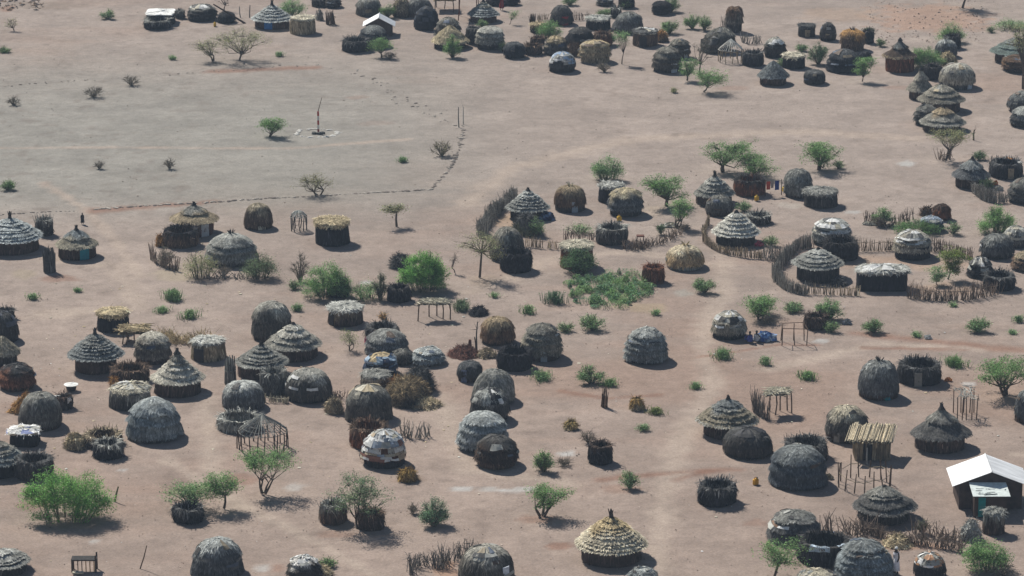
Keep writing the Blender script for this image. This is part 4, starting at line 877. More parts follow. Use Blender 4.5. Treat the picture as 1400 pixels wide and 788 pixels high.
W(1172, 660, 135, 95, 'pale green weed patch below the bush ringed dome', G2); W(222, 648, 85, 55, 'small weed on bare ground below the wide pale hut'); W(525, 595, 50, 35, 'tiny weed below the turquoise doored hut'); W(1092, 735, 115, 50, 'thin weed strip above the dry straw'); W(1282, 785, 145, 85, 'green weed patch next to the dry straw')
crop(200, 260)
B(130, 520, 160, 375, 'grey dead bush inside the curved stake fence', DRY, .8, 'dry_bush', dead=.8); B(365, 605, 240, 400, 'olive half dry bush in front of the broad straw grey dome', OL, .7, dead=.4); B(765, 605, 220, 415, 'green and grey bush on the flank of the broad straw grey dome', (.15, .2, .1), .9)
B(520, 590, 100, 500, 'small bare bush at the foot of the broad straw grey dome', DRY, .3, 'dry_bush', dead=1); W(180, 770, 150, 110, 'fresh green weed clump between ringed huts and dry straw', G2)
crop(380, 320)
B(330, 440, 330, 190, 'large green thicket swallowing a dark pen', G1, 1.1); B(150, 330, 130, 120, 'tall dead sticks at the edge of the green thicket', DRY, .3, 'dry_bush', dead=1); B(985, 395, 330, 88, 'largest bright green bush on the open ground', (.17, .36, .085), 1.6)
B(600, 450, 220, 310, 'low green undergrowth between thicket and black drum', G2, .6); B(690, 455, 110, 255, 'thin grey green sapling beside the black drum pen', (.11, .14, .08), .7); T(1192, 262, 1170, 1215, 125, 200, 'bare crooked sapling left of the olive tree', DRY, .1, tr=.035); B(110, 375, 100, 310, 'low green shrub at the foot of dead sticks', G2, .6)
T(480, 785, 428, 545, 655, 750, 'slender yellow green sapling beside the combed dome', (.22, .26, .1), .6, 3, leaf=.08, tr=.03); W(1240, 535, 110, 70, 'grey green weed beside the straw table', (.15, .21, .11)); W(130, 530, 90, 60, 'green weed above the beehive hut')
crop(600, 280)
T(275, 490, 130, 445, 190, 350, 'olive tree with curved trunk and thin crown', OL, .7, leaf=.08, fork=1.0, tr=.08); B(940, 470, 215, 285, 'dark green creeper bush on the rust walled store', G3, 1.2); B(660, 215, 110, 80, 'green creeper on the dark leafy brush heap', G2, .8); B(940, 200, 190, 130, 'yellow green weeds behind the low stake fence', G2, .5)
W(150, 720, 150, 90, 'grey green weed clump below the olive tree', (.15, .21, .11)); W(600, 750, 110, 80, 'bright weed at the corner of the green patch', G1); W(780, 690, 160, 120, 'blue green weed at the edge of the green patch', (.12, .22, .11)); W(375, 630, 60, 40, 'tiny weed between olive tree and green patch')
crop(840, 270)
B(310, 250, 60, 170, 'small green sapling in the low brush fence', G3); B(1050, 330, 110, 250, 'yellow green bush inside the low stick fence', G2, .7); B(605, 650, 165, 530, 'green tuft beside the pale straw dome', G2); T(980, 785, 910, 1075, 670, 760, 'leafy green shrub above the speckled dome', G1, 1.3, 3, fork=.2); B(1200, 760, 130, 700, 'small green shrub beside a leafy shrub near the fenced yard', G2, .8); B(475, 225, 80, 175, 'grey low bush at the end of the low brush fence', DRY, .6, 'dry_bush', dead=.7)
crop(1120, 270)
B(430, 190, 150, 60, 'green bush in the small back fence', G2); B(400, 200, 80, 110, 'dark thorn bush inside the small back fence', DRY, .6, 'dry_bush', dead=.8); B(650, 260, 300, 150, 'low wide green creeper behind the white striped dome', (.12, .22, .07), 1.0); B(1195, 245, 225, 55, 'tall bushy green shrub behind the smooth dome', G1, 1.4); B(900, 250, 130, 150, 'pale green undergrowth beside the small blue grey dome', G2, .5)
T(868, 552, 825, 962, 325, 490, 'young yellow green tree inside the fenced yard', (.17, .22, .05), 1.5, tr=.05, flat=.0, fork=.8); T(795, 590, 742, 858, 460, 560, 'smaller green sapling beside the young yellow green tree', G2, 1.0, tr=.035, flat=0)
crop(680, 400)
B(640, 262, 185, 140, 'light green bush hanging below the green patch', G2, .9); B(460, 270, 130, 195, 'green weeds behind the tiered grey dome', G2, .7); W(300, 605, 185, 80, 'flat weed beside the bristly pen', G2); B(630, 622, 185, 480, 'soft green bush on open ground before the lone tiered dome', G2, .9); W(760, 645, 120, 70, 'small bright weed touching a soft green bush', G1); W(1068, 160, 60, 45, 'little weed above the lone tiered dome'); W(1335, 660, 90, 60, 'weed at the path beside the brown ringed cone hut'); 
crop(920, 400)
T(600, 185, 512, 685, 35, 140, 'dark leafed shrub above the blue cloth heap', G1, 1.3, 3, fork=.2); B(1060, 190, 190, 25, 'tall green bush growing through the thorn pen', G2, 1.1); B(1070, 270, 100, 190, 'lower green bush beside the thorn pen', G2); B(810, 140, 120, 70, 'small green shrub above the stick rack', G2); W(335, 468, 170, 95, 'green weed below the speckled dome', G2); W(625, 505, 95, 80, 'upright weed below the blue cloth heap', G2); W(905, 600, 170, 75, 'long green weed above the shade frame', G1)
B(640, 215, 110, 160, 'dark dead branches behind the blue cloth heap', DRY, .4, 'dry_bush', dead=1)
crop(1120, 400)
B(365, 275, 150, 165, 'round green shrub below the fenced yard fence', G2, 1.2); B(1065, 270, 175, 150, 'round green shrub at the red gully', G2, 1.1); W(910, 515, 190, 90, 'green weeds behind the large bristly pen', G1); W(655, 305, 75, 40, 'small weed beside a white stone'); W(1340, 215, 70, 65, 'weed at the photo edge near the red gully'); T(1250, 690, 1030, 1420, 440, 600, 'big spreading green acacia at the photo edge', G1, 1.2, 4, fork=.35, tr=.1); W(1300, 285, 60, 35, 'faint weed near the red gully'); W(905, 100, 40, 30, 'tiny weed below the yard fence')
crop(0, 530)
W(520, 400, 70, 50, 'green tuft in the tan straw heap', G2)
crop(0, 628)
B(450, 430, 640, 20, 'great feathery green bush shading a stick heap', (.17, .36, .085), 2.6, asp=.55)
crop(220, 628)
T(190, 330, 20, 360, 150, 300, 'green shrub spreading behind the small black bristly pen', G2, 1.0, 4, fork=.3); T(425, 332, 290, 562, 88, 230, 'little tree with a branching shadow on open ground', G1, 1.2, 1, fork=.6); T(690, 232, 570, 900, -60, 80, 'umbrella shaped small tree in front of the pole frame', G1, 1.3, 4, fork=.45, tr=.06); B(1120, 730, 130, 665, 'green tuft behind the straw at the bottom edge', G1)
crop(440, 628)
T(245, 470, 90, 420, 110, 350, 'feathery grey green sapling over two stick drums', (.16, .23, .12), .9, 3, fork=.3, leaf=.1); B(762, 462, 210, 250, 'soft blue green bush on open ground', (.15, .25, .14), 1.2); B(610, 375, 95, 295, 'reddish dry twig bush beside the soft blue green bush', DRY, .4, 'dry_bush', dead=1)
crop(680, 628)
T(305, 382, 212, 470, 180, 300, 'bright bush like a fountain above its dark stem', G1, 1.3, 4, fork=.5, tr=.08); B(310, 95, 165, -60, 'green bush near an ash patch', G1, 1.1); B(450, 50, 110, -10, 'small dry bush beside an ash patch', DRY, .3, 'dry_bush', dead=1); B(890, 205, 150, 75, 'green and yellow bush on the path side', G2, .9)
crop(680, 530)
W(985, 300, 80, 55, 'small weed near the footpath'); W(1065, 190, 140, 60, 'yellow green weed beside the golden hay mound', (.17, .22, .06)); B(610, 380, 110, 290, 'red brown twig bush behind the small square pen', DRY, .3, 'dry_bush', dead=1)
crop(920, 628)
T(680, 785, 590, 855, 555, 700, 'green feather duster palm like sapling at the bottom', G1, 1.1, 2, fork=.9, tr=.05)
crop(1120, 628)
B(1120, 760, 310, 545, 'bushy green shrub below the white roofed shed', G1, 1.4); B(1250, 790, 180, 700, 'dry twig bush at the bottom beside a bushy shrub', DRY, .4, 'dry_bush', dead=1); B(690, 500, 80, 400, 'grey green weed pillar in the twig fence', (.13, .14, .08), .8)
# ground cover: a carpet of weeds nobody could count
crop(600, 280)
def ground_cover(name, cx, cy, w_, h_, n, col, seed):
    r = np.random.default_rng(seed); x, y = P(cx, cy); g = np.array(at(x, y)); s = scl(y); d = dep(y); rx = w_ * K / 2 / s; ry = h_ * K / 2 / s / math.sin(d)
    nc = 85; a = r.uniform(0, 6.28, nc); q = r.random(nc) ** .6; cen = np.c_[np.cos(a) * q * rx, np.sin(a) * q * ry]; hgt = r.uniform(.15, .7, nc); rad = r.uniform(.15, .6, nc)
    k = r.integers(0, nc, n); ang = r.uniform(0, 6.28, n); u = np.sqrt(r.random(n)) * rad[k]
    z = hgt[k] * np.sqrt(np.maximum(1 - (u / rad[k]) ** 2, 0)) * r.uniform(.2, 1, n) + .03
    p = np.c_[cen[k, 0] + np.cos(ang) * u, cen[k, 1] + np.sin(ang) * u * 1.2, z]
    tint = np.array([(.20, .33, .12), (.23, .35, .16), (.15, .28, .15)])[r.integers(0, 3, nc)]
    mb = MB(); leaves(mb, p, .055, tint[k] * 1.0, r, .3, aspect=.42); st = p[::6]; sticks(mb, st * [1, 1, 0], st, .012, .006, np.array(col) * .8, r)
    o = mb.build(name, M_LEAF, None, (g[0], g[1], 0)); o["kind"] = "stuff"
ground_cover('ground_cover_vegetation', 1120, 590, 600, 215, 14000, G1, 5)
crop(840, 270)
ground_cover('ground_cover_vegetation', 70, 605, 400, 190, 8000, G2, 6)

# ================================================================== fences
crop(560, 150)
FN([(700, 610), (640, 655), (580, 705), (525, 765), (492, 820), (490, 860)], 1.05, 'thick curved brush wall around the ringed cone hut', 'grey', 60, .2, .09, False, 'brush_fence', 1)
crop(600, 280)
FN([(570, 278), (680, 292), (790, 300), (845, 296)], .95, 'low fence of thin brown stakes between brush heap and straw topped store', 'tan', 12, .05, .12)
FN([(840, 240), (930, 240), (1045, 238)], .9, 'stake fence piece behind the straw topped store', 'brown', 12, .08, .15); FN([(1265, 300), (1330, 305), (1400, 270)], .8, 'brush tangle beside the open drum pen', 'brown', 14, .2, .3, False, 'brush_fence', 2)
crop(840, 270)
FN([(60, 345), (170, 352), (230, 325), (330, 310), (440, 245)], .7, 'low broken brush fence trailing toward the upright sapling', 'brown', 12, .15, .3, False, 'brush_fence', 2)
FN([(640, 175), (600, 235), (605, 305), (680, 358), (760, 385), (860, 402), (1000, 415)], .75, 'stick fence curving in front of the ringed grey hut', 'tan', 22, .06, .1); FN([(1000, 415), (1060, 420), (1108, 418)], 1.2, 'taller grey stake fence at the end of a curved stick fence', 'grey', 26, .12, .12)
FN([(1330, 335), (1230, 350), (1150, 430), (1090, 500), (1088, 560), (1140, 615), (1200, 640), (1290, 652)], 1.1, 'thick curved stake wall of the big fenced yard', 'grey', 42, .13, .07, True, 'brush_fence')
crop(1120, 270)
FN([(-70, 650), (80, 655), (180, 660), (280, 662)], .95, 'front yard fence between ringed hut and long boxy store', 'tan', 14, .05, .1); FN([(590, 675), (720, 690), (850, 698), (1000, 692), (1110, 672), (1200, 650)], 1.25, 'front yard fence running from the boxy store to the drum pen', 'brown', 20, .12, .15)
FN([(215, 362), (350, 362), (505, 356)], 1.2, 'back yard fence between white sheeted and white striped domes', 'tan', 18, .06, .1); FN([(745, 362), (860, 370), (950, 395), (1035, 425)], 1.15, 'back yard fence curving to the small black plastic dome', 'brown', 20, .1, .14); FN([(305, 170), (350, 165), (450, 205), (560, 170), (640, 150)], .95, 'small brown stake fence around a bush at the yard back', 'brown', 12, .1, .15)
crop(1120, 130)
FN([(1035, 600), (1045, 660), (1100, 705), (1180, 728), (1260, 725)], 1.1, 'curved brush wall joining dark cone hut and edge dome', 'grey', 40, .1, .1, False, 'brush_fence', 1); FN([(805, 432), (830, 445), (870, 440), (885, 420)], 1.0, 'twig pen around the flat olive acacia', 'brown', 12, .08, .2)
crop(560, 0)
FN([(1090, 138), (1160, 136), (1235, 132)], .9, 'far stake fence between red doored dome and dark drum', 'brown', 12, .1, .15); FN([(860, 150), (890, 140), (930, 130)], .8, 'thin tan stake fence at the far leafy bush', 'tan', 10, .06, .12)
crop(840, 0)
FN([(860, 285), (920, 300), (985, 288)], 1.1, 'wispy stick fence beside the brown tower hut', 'grey', 14, .15, .15); FN([(720, 190), (760, 195)], 1.2, 'short grey stake fence at the foot of the brown tower hut', 'grey', 22, .1, .1)
crop(200, 260)
FN([(32, 445), (36, 470), (70, 498), (120, 520), (170, 540), (215, 548)], 1.2, 'curved stake fence beside the orange straw sheaf', 'brown', 14, .06, .12); FN([(420, 590), (520, 600), (640, 600), (720, 605)], .8, 'sparse dry fence before the broad straw grey dome', 'dgrey', 7, .15, .4, False, 'brush_fence', 2)
crop(240, 400)
FN([(590, 735), (660, 742), (760, 745)], .6, 'short pale stake fence beside the corded dome', 'pale', 16, .05, .1)
crop(0, 410)
FN([(1060, 250), (1140, 265), (1200, 290), (1290, 290), (1390, 262)], .7, 'tumbled pale straw fence behind the silvery cone hut', 'straw', 34, .35, .6, False, 'straw_fence', 1)
crop(440, 500)
FN([(530, 470), (580, 490), (640, 492), (700, 482), (745, 475)], 1.15, 'grey twig fence beside the patchwork dome', 'grey', 12, .1, .22, False, 'brush_fence', 1); FN([(75, 215), (120, 225), (165, 218)], .6, 'reddish twig fence between corded dome and tall dark dome', 'brown', 14, .15, .3, False, 'brush_fence', 1)
crop(440, 628)
FN([(595, 790), (620, 730), (690, 712), (740, 705), (790, 740), (830, 700), (900, 685), (980, 665), (1020, 640)], 1.1, 'dark twig fence curving behind the bottom edge dome', 'dgrey', 18, .14, .22, False, 'brush_fence', 2)
crop(1120, 628)
FN([(-20, 500), (70, 500), (150, 505), (230, 520), (300, 500), (360, 488)], 1.4, 'tall twig fence beside the blue draped pen', 'brown', 13, .15, .3, False, 'brush_fence', 2); FN([(320, 495), (440, 535), (560, 560), (700, 580), (830, 600), (960, 625)], .8, 'low woven twig fence before the layered cone hut', 'brown', 20, .1, .25, True, 'brush_fence', 2); FN([(640, 500), (760, 520), (900, 545), (950, 560)], 1.0, 'brown twig fence between layered cone hut and rag heap', 'brown', 16, .15, .3, False, 'brush_fence', 1)

# ================================================================== frames and shades
crop(380, 320)
table([(935, 588), (1172, 585), (1120, 560), (1000, 558)], [(943, 588), (1160, 576), (1112, 572), (1018, 556), (1070, 552)], 'straw topped shade table on crooked pole legs')
crop(0, 410)
table([(790, 300), (985, 300), (1020, 255), (835, 255)], [(825, 300), (850, 305), (905, 310), (870, 285), (985, 285), (1015, 262)], 'straw heaped platform between grassy topped store and pale topped dome', h=.95, top='straw', th=.25)
crop(920, 520)
table([(620, 245), (790, 235), (770, 200), (640, 200)], [(690, 235), (722, 205), (770, 205), (650, 205), (800, 222)], 'leaning shade frame with a loose straw cover', h=1.55, top='pale')
FN([(545, 205), (570, 235), (610, 255), (645, 268)], 1.6, 'brush wall of the leaning shade frame', 'dgrey', 22, .08, .12, False, 'brush_fence')
crop(1120, 520)
def rack(x0, x1, yb, yt, label, name='pole_rack', n=5, depth=1.6, roof=True):
    r = rg(); a = np.array(at(*P(x0, yb))); b = np.array(at(*P(x1, yb))); o = (a + b) / 2 + [0, depth / 2]; a = a - o; b = b - o
    h = (yb - yt) * K / scl(CY + yb * K) / math.cos(dep(CY + yb * K)); root = thing(name, label, 'stick frame', (o[0], o[1])); tops = []
    for k in range(n):
        for dd in (0, depth):
            p = a + (b - a) * k / (n - 1) + [r.normal(0, .06), dd]; t_ = np.append(p + r.normal(0, .06, 2), h * r.uniform(.92, 1.05)); stick_part(root, 'post', [np.append(p, 0)], [t_], .04, .03, 'brown', r); tops.append(t_)
    mb = MB(); T_ = np.array(tops)
    if roof:
        k1 = r.integers(0, len(T_), 46); k2 = r.integers(0, len(T_), 46); sticks(mb, T_[k1] + r.normal(0, .1, (46, 3)), T_[k2] * .6 + T_[k1] * .4 + r.normal(0, .14, (46, 3)), .022, .016, pc('lgrey'), r)
    else:
        sticks(mb, T_[[0, 1, 0, -2]], T_[[-2, -1, 1, -1]], .03, .025, pc('brown'), r)
    mb.build('roof_lattice' if roof else 'rail', M_BARK, root); return root
rack(930, 1060, 270, 110, 'bare stick frame with a tangled twig roof beside the lopsided hut')
crop(920, 400)
rack(738, 900, 358, 240, 'open rack of thin sticks beside the blue cloth heap', n=3, depth=1.2, roof=False)
crop(200, 260)
frame_hut(1027, 285, 108, 138, 190, 'stilted grey basket store on thin legs', 'dgrey', 'lgrey', 9, 6, False, 'stilted_store')
crop(1120, 520)
def kraal(cx, by, w_, label, n=15):
    r = rg(); x, b = P(cx, by); s = scl(b); Rm = w_ * K / 2 / s; d = dep(b); g = at(x, b - Rm * s * math.sin(d)); root = thing('stake_ring', label, 'pen', g); pr = []
    for k in range(n):
        a = k / n * 6.283 + r.normal(0, .06); h = r.uniform(1.1, 1.7); p = np.array([math.cos(a) * Rm, math.sin(a) * Rm, 0]); t_ = p + np.append(r.normal(0, .07, 2), h); stick_part(root, 'post', [p], [t_], .045, .03, 'brown', r); pr.append(p * [1, 1, 0] + [0, 0, h * .6])
    mb = MB(); pr = np.array(pr); sticks(mb, pr[:-1], pr[1:], .025, .022, pc('tan'), r); mb.build('rail', M_BARK, root)
kraal(302, 770, 355, 'ring of tall bare stakes below the straw plank roofed store')

# straw plank roofed store
def plank_store():
    r = rg(); crop(1120, 520); x, b = P(360, 545); g = at(x, b); s = scl(b); root = thing('straw_roofed_store', 'tan box store roofed with straw bundles like planks', 'store hut', (g[0], g[1] + 1.0)); HALO.append((g[0], g[1] + 1, 1.6))
    W2 = 112 * K / s; Dp = .85; h = 1.38
    mb = MB(); c = pc('tan'); box(mb, -W2, W2, -Dp, Dp, 0, h, c * .7)
    for side in range(4):
        k = 60; u = r.uniform(-1, 1, k); p0 = np.c_[u * W2, np.full(k, -Dp - .03), np.zeros(k)] if side == 0 else np.c_[u * W2, np.full(k, Dp + .03), np.zeros(k)] if side == 1 else np.c_[np.full(k, (side * 2 - 5) * (W2 + .03)), u * Dp, np.zeros(k)]
        sticks(mb, p0, p0 + [0, 0, h] + r.normal(0, .04, (k, 3)), .04, .03, c, r, .3)
    mb.build('wall', M_BRUSH, root)
    db = MB(); box(db, -W2 * .55, -W2 * .05, -Dp - .09, -Dp - .06, .02, h * .85, pc('black')); db.build('doorway', M_BRUSH, root)
    rb = MB()
    for k in range(15):
        xx = -W2 * 1.15 + W2 * 2.3 * k / 14 + r.normal(0, .03); z = h + .12 + r.normal(0, .03); dx = r.normal(0, .05); dl = r.normal(0, .1)
        for q in range(16): o = r.normal(0, .085, 3) * [1, 1, .7] + [dx, dl, 0]; sticks(rb, [[xx + o[0] - .25, -Dp - .35 + o[1], z - .1 + o[2]]], [[xx + o[0] + .3, Dp + .2 + r.normal(0, .14), z + .28 + o[2]]], .045, .035, np.array((.50, .43, .31)) * r.lognormal(0, .15), r, .18)
    rb.build('roof', M_THATCH, root)
plank_store()

# metal roofed sheds
def shed(px, py, w2, depth, he, hr, label, awning=False):
    r = rg(); g = at(px, py); root = thing('metal_roofed_shed', label, 'shed', (g[0], g[1] + depth / 2)); dy = depth / 2; HALO.append((g[0], g[1] + dy, w2 * 1.1))
    wb = MB(); c = pc('mud') * .8; ww = w2 * .86; wd = dy * .93
    box(wb, -ww, ww, -wd, wd, 0, he, c); gz = he + (hr - he) * .86
    wb.add([(-ww, -wd, he), (ww, -wd, he), (0, -wd, gz), (-ww, wd, he), (ww, wd, he), (0, wd, gz)], [[0, 1, 4, 3], [1, 2, 5, 4], [2, 0, 3, 5]], c); wb.add([(-ww, -wd, he), (ww, -wd, he), (0, -wd, gz), (-ww, wd, he), (ww, wd, he), (0, wd, gz)], [[0, 2, 1], [3, 4, 5]], c); wb.build('wall', M_MUD, root)
    for sgn in (-1, 1):
        rb = MB(); n = 48; v = np.linspace(-dy * 1.06, dy * 1.06, n); zz = .018 * np.cos(np.arange(n) * math.pi / 1.5); V = []; F_ = []
        for k in range(n):
            V += [(sgn * .0, v[k], hr + zz[k]), (sgn * w2 * 1.06, v[k], he - .06 + zz[k]), (0, v[k], hr + zz[k] - .03), (sgn * w2 * 1.06, v[k], he - .09 + zz[k])]
        for k in range(n - 1): a = k * 4; F_ += [(a, a + 1, a + 5, a + 4), (a + 2, a + 6, a + 7, a + 3), (a + 1, a + 3, a + 7, a + 5)]
        F_ += [(0, 2, 3, 1), (n * 4 - 4, n * 4 - 3, n * 4 - 1, n * 4 - 2)]
        rb.add(V, F_, (.80, .81, .82)); rb.build('roof_sheet', M_METAL, root)
    cb = MB(); sticks(cb, [[0, -dy * 1.06, hr + .01]], [[0, dy * 1.06, hr + .01]], .05, .05, (.7, .71, .72), r, .01); cb.build('ridge_cap', M_METAL, root)
    if awning:
        xb = MB(); box(xb, -1.2, .8, -wd - 1.5, -wd - .02, 0, 1.36, pc('dbrown')); xb.build('porch_wall', M_MUD, root)
        d2 = MB(); box(d2, -.95, -.5, -wd - 1.56, -wd - 1.51, .03, 1.3, (.0, .2, .2)); d2.build('door', M_CLOTH, root)
        ab = MB(); slab(ab, [(-1.32, -wd - 1.7, 1.44), (1.0, -wd - 1.7, 1.44), (.9, -wd - .12, 1.8), (-1.4, -wd - .12, 1.8)], .02, (.62, .68, .66)); aw = ab.build('awning', M_CLOTH, root)
        sb = MB(); 
        def az(y): return 1.44 + (y + wd + 1.7) / 1.58 * .36 + .012
        for k in range(16):
            x0 = r.uniform(-1.1, .1); y0 = -wd - 1.7 + r.uniform(.2, .9); x1 = x0 + r.uniform(.1, .5); y1 = y0 + r.normal(0, .05); sticks(sb, [[x0, y0, az(y0)]], [[x1, y1, az(y1)]], .012, .008, (.12, .13, .12), r)
        sticks(sb, [[-.6, -wd - 1.55, az(-wd - 1.55)], [.72, -wd - 1.0, az(-wd - 1.0)]], [[.2, -wd - 1.45, az(-wd - 1.45)], [.8, -wd - .93, az(-wd - .93)]], .035, .03, (.08, .09, .09), r); sb.build('stain', M_CLOTH, aw)
    return root
shed(1354, 697, 2.28, 3.3, 1.62, 2.5, 'white gable roofed shed with a pale awning and teal door', True)
shed(518, 50, 1.5, 2.2, 1.05, 1.85, 'small white gabled shed at the back of the village')

# ================================================================== posts, logs, small things
crop(280, 150)
def flagpole():
    r = rg(); g = at(*P(765, 162)); root = thing('flagpole', 'leaning flagpole painted red and white inside a stone ring', 'flagpole', g); h = 2.0
    for k in range(5):
        mb = MB(); sticks(mb, [[0, 0, h * k / 5]], [[0, 0, h * (k + 1) / 5]], .09, .085, (.38, .05, .035) if k % 2 == 0 else (.6, .58, .54), r, .02); mb.build('painted_band', M_CLOTH, root)
    mb = MB(); sticks(mb, [[0, 0, h]], [[.35, 0, h + 1.25]], .035, .02, pc('brown'), r); mb.build('pole_tip', M_BARK, root)
    bb = MB(); [add_grid(bb, revolve([(.03, .2), (.2, .15), (.24, 0)], 9, .2, r) + [x, y, 0], pc('dgrey'), r) for x, y in ((-.35, -.1), (.1, -.2), (.35, .05))]; bb.build('base_stones', M_STONE, root)
flagpole()
crop(560, 0)
post(332, 858, 330, 722, 'first of two gate posts at the bend of the stone line', 'grey'); post(362, 838, 362, 720, 'second thinner gate post at the bend of the stone line', 'lgrey', .04, twig=2)
crop(0, 628)
post(942, 738, 993, 582, 'thin leaning stick on bare ground near the bottom', 'brown', .035); post(772, 285, 800, 185, 'bent green branch stuck in the ground near the great tree', 'olive', .06, 'bent_branch', 'branch')
crop(460, 400)
post(902, 395, 900, 318, 'cut tree stump post beside the reddish stick hut', 'redmud', .13, 'tree_stump', 'stump'); post(940, 390, 930, 300, 'thin post beside the cut stump', 'brown', .05); post(945, 385, 950, 200, 'forked dead pole above the stick litter', 'dgrey', .05, twig=5)
S(860, 455, 250, 395, 'flat litter of broken reddish sticks', 'redmud', name='stick_pile', spiky=.15, peak=.2, cat='stick pile'); S(1010, 450, 150, 380, 'scatter of tan sticks beside the stump', 'tan', name='stick_pile', spiky=.15, peak=.2, cat='stick pile')
S(960, 165, 150, 130, 'charred log pile near the straw topped shade table', 'black', name='log_pile', spiky=.1, peak=.2, cat='log pile')
crop(280, 0)
post(275, 158, 60, 30, 'long log leaning on the small black hut', 'dbrown', .09, 'leaning_log', 'log'); post(240, 118, 235, 45, 'upright bare post behind leaning logs', 'grey', .05); post(302, 118, 306, 35, 'second bare post behind leaning logs', 'dgrey', .05)
crop(1120, 130)
post(1040, 305, 1042, 235, 'short branching post beside the stacked row', 'brown', .07, twig=4)
crop(1120, 520)
post(320, 560, 320, 455, 'pale stripped pole in front of the straw plank roofed store', 'lgrey', .05)
crop(0, 628)
def bench():
    r = rg(); x, b = P(565, 765); g = at(x, b); root = thing('slatted_bench', 'dark rickety bench table with orange slats at the bottom', 'bench', g); 
    mb = MB(); box(mb, -.75, .75, .05, .75, .72, .8, pc('dark')); mb.build('top', M_BARK, root)
    for k, xx in enumerate((-.7, .7)):
        for yy in (.1, .7): stick_part(root, 'leg', [[xx, yy, 0]], [[xx, yy, .72 if xx < 0 else 1.05]], .06, .05, 'dbrown', r)
    for k in range(6): stick_part(root, 'slat', [[-.6 + k * .24, .12, 0]], [[-.6 + k * .24, .1, .7]], .03, .03, 'orange' if k > 2 else 'brown', r)
    pb = MB(); box(pb, -.65, .0, -.35, -.1, .05, .14, pc('pale')); tag(pb.build('pale_plank', M_BARK, None, (g[0], g[1], 0)), 'pale plank lying before the rickety bench', 'plank')
bench()
crop(0, 410)
def pot():
    r = rg(); g = at(*P(480, 612)); root = thing('cooking_pot', 'dark pot with a broad white lid standing on bare ground', 'pot', g); mb = MB(); add_grid(mb, revolve([(.28, .42), (.36, .25), (.3, .02), (.02, 0)], 16, .02, r, jit=.003), pc('black'), r); mb.build('body', M_CLOTH, root)
    lb = MB(); add_grid(lb, revolve([(.02, .54), (.3, .5), (.5, .45), (.48, .42), (.02, .42)], 16, .04, r, jit=.008), pc('white'), r, .05); lb.build('lid', M_CLOTH, root)
pot()
# cans
crop(840, 150)
can(958, 612, 'yellow can in front of the rust red pen'); can(1143, 552, 'yellow can beside the tall beehive hut', (.65, .45, .05)); can(32, 750, 'yellow can before the tan capped dome'); 
crop(280, 0)
can(68, 178, 'yellow can beside the small black hut under the logs')
crop(920, 520)
can(557, 702, 'orange yellow can on open ground near the bristly black pen', (.65, .33, .02)); cloth_heap(1045, 668, 60, 620, 'small tan rag heap beside the dark shaggy dome', ['tan', 'pale', 'straw'])
crop(920, 400)
cloth_heap(620, 330, 150, 235, 'blue cloth heap drying beside the speckled dome', [(.05, .13, .38), (.12, .25, .5), (.03, .08, .25), (.4, .5, .6)])
person(at(*P(520, 340)), 1.6, R(200), (.05, .07, .28), 'person in dark blue sitting beside the blue cloth heap', 'sit'); person(at(*P(560, 335)), 1.6, R(150), (.45, .47, .5), 'person in pale cloth sitting against the blue cloth heap', 'sit')
crop(1120, 400)
cloth_heap(445, 728, 60, 680, 'turquoise cloth dropped in the shadow of the two tiered dome', [(.0, .32, .25), (.02, .2, .3)]); cloth_heap(487, 718, 40, 690, 'small blue cloth beside the turquoise cloth', [(.12, .2, .45), (.2, .3, .5)]); cloth_heap(868, 600, 40, 575, 'orange scrap on the ground near the large bristly pen', [(.6, .22, .05)])
post(1010, 555, 850, 580, 'fallen dark branch behind the orange scrap', 'dbrown', .06, 'fallen_branch', 'branch')
crop(840, 270)
cloth_heap(975, 330, 55, 285, 'pink cloth heap beside the ringed grey hut', [(.5, .08, .14), (.4, .1, .12)]); cloth_heap(375, 200, 130, 165, 'white sheet spread by the upright sapling', ['lgrey', 'pale'])
crop(560, 150)
cloth_heap(915, 745, 110, 655, 'dark blue bundles stacked beside the ringed cone hut', [(.02, .03, .08), (.03, .05, .14), 'black', (.12, .2, .35)])
crop(1120, 130)
cloth_heap(1212, 645, 55, 600, 'white basin beside the coloured cloth pen', ['white', 'pale']); cloth_heap(1185, 605, 35, 570, 'orange bundle beside the white basin', [(.45, .12, .03)])
crop(460, 400)
cloth_heap(205, 340, 35, 285, 'pink cloth hung on the dark pen behind the combed dome', [(.5, .06, .16)]); B(315, 200, 60, 130, 'dry orange tuft behind the combed dome', (.5, .28, .06), .6, dead=.3)
S(390, 0 + 10, 40, -10, 'small ash grey heap beside the thicket', 'lgrey', name='ash_heap', cat='ash heap') if False else None
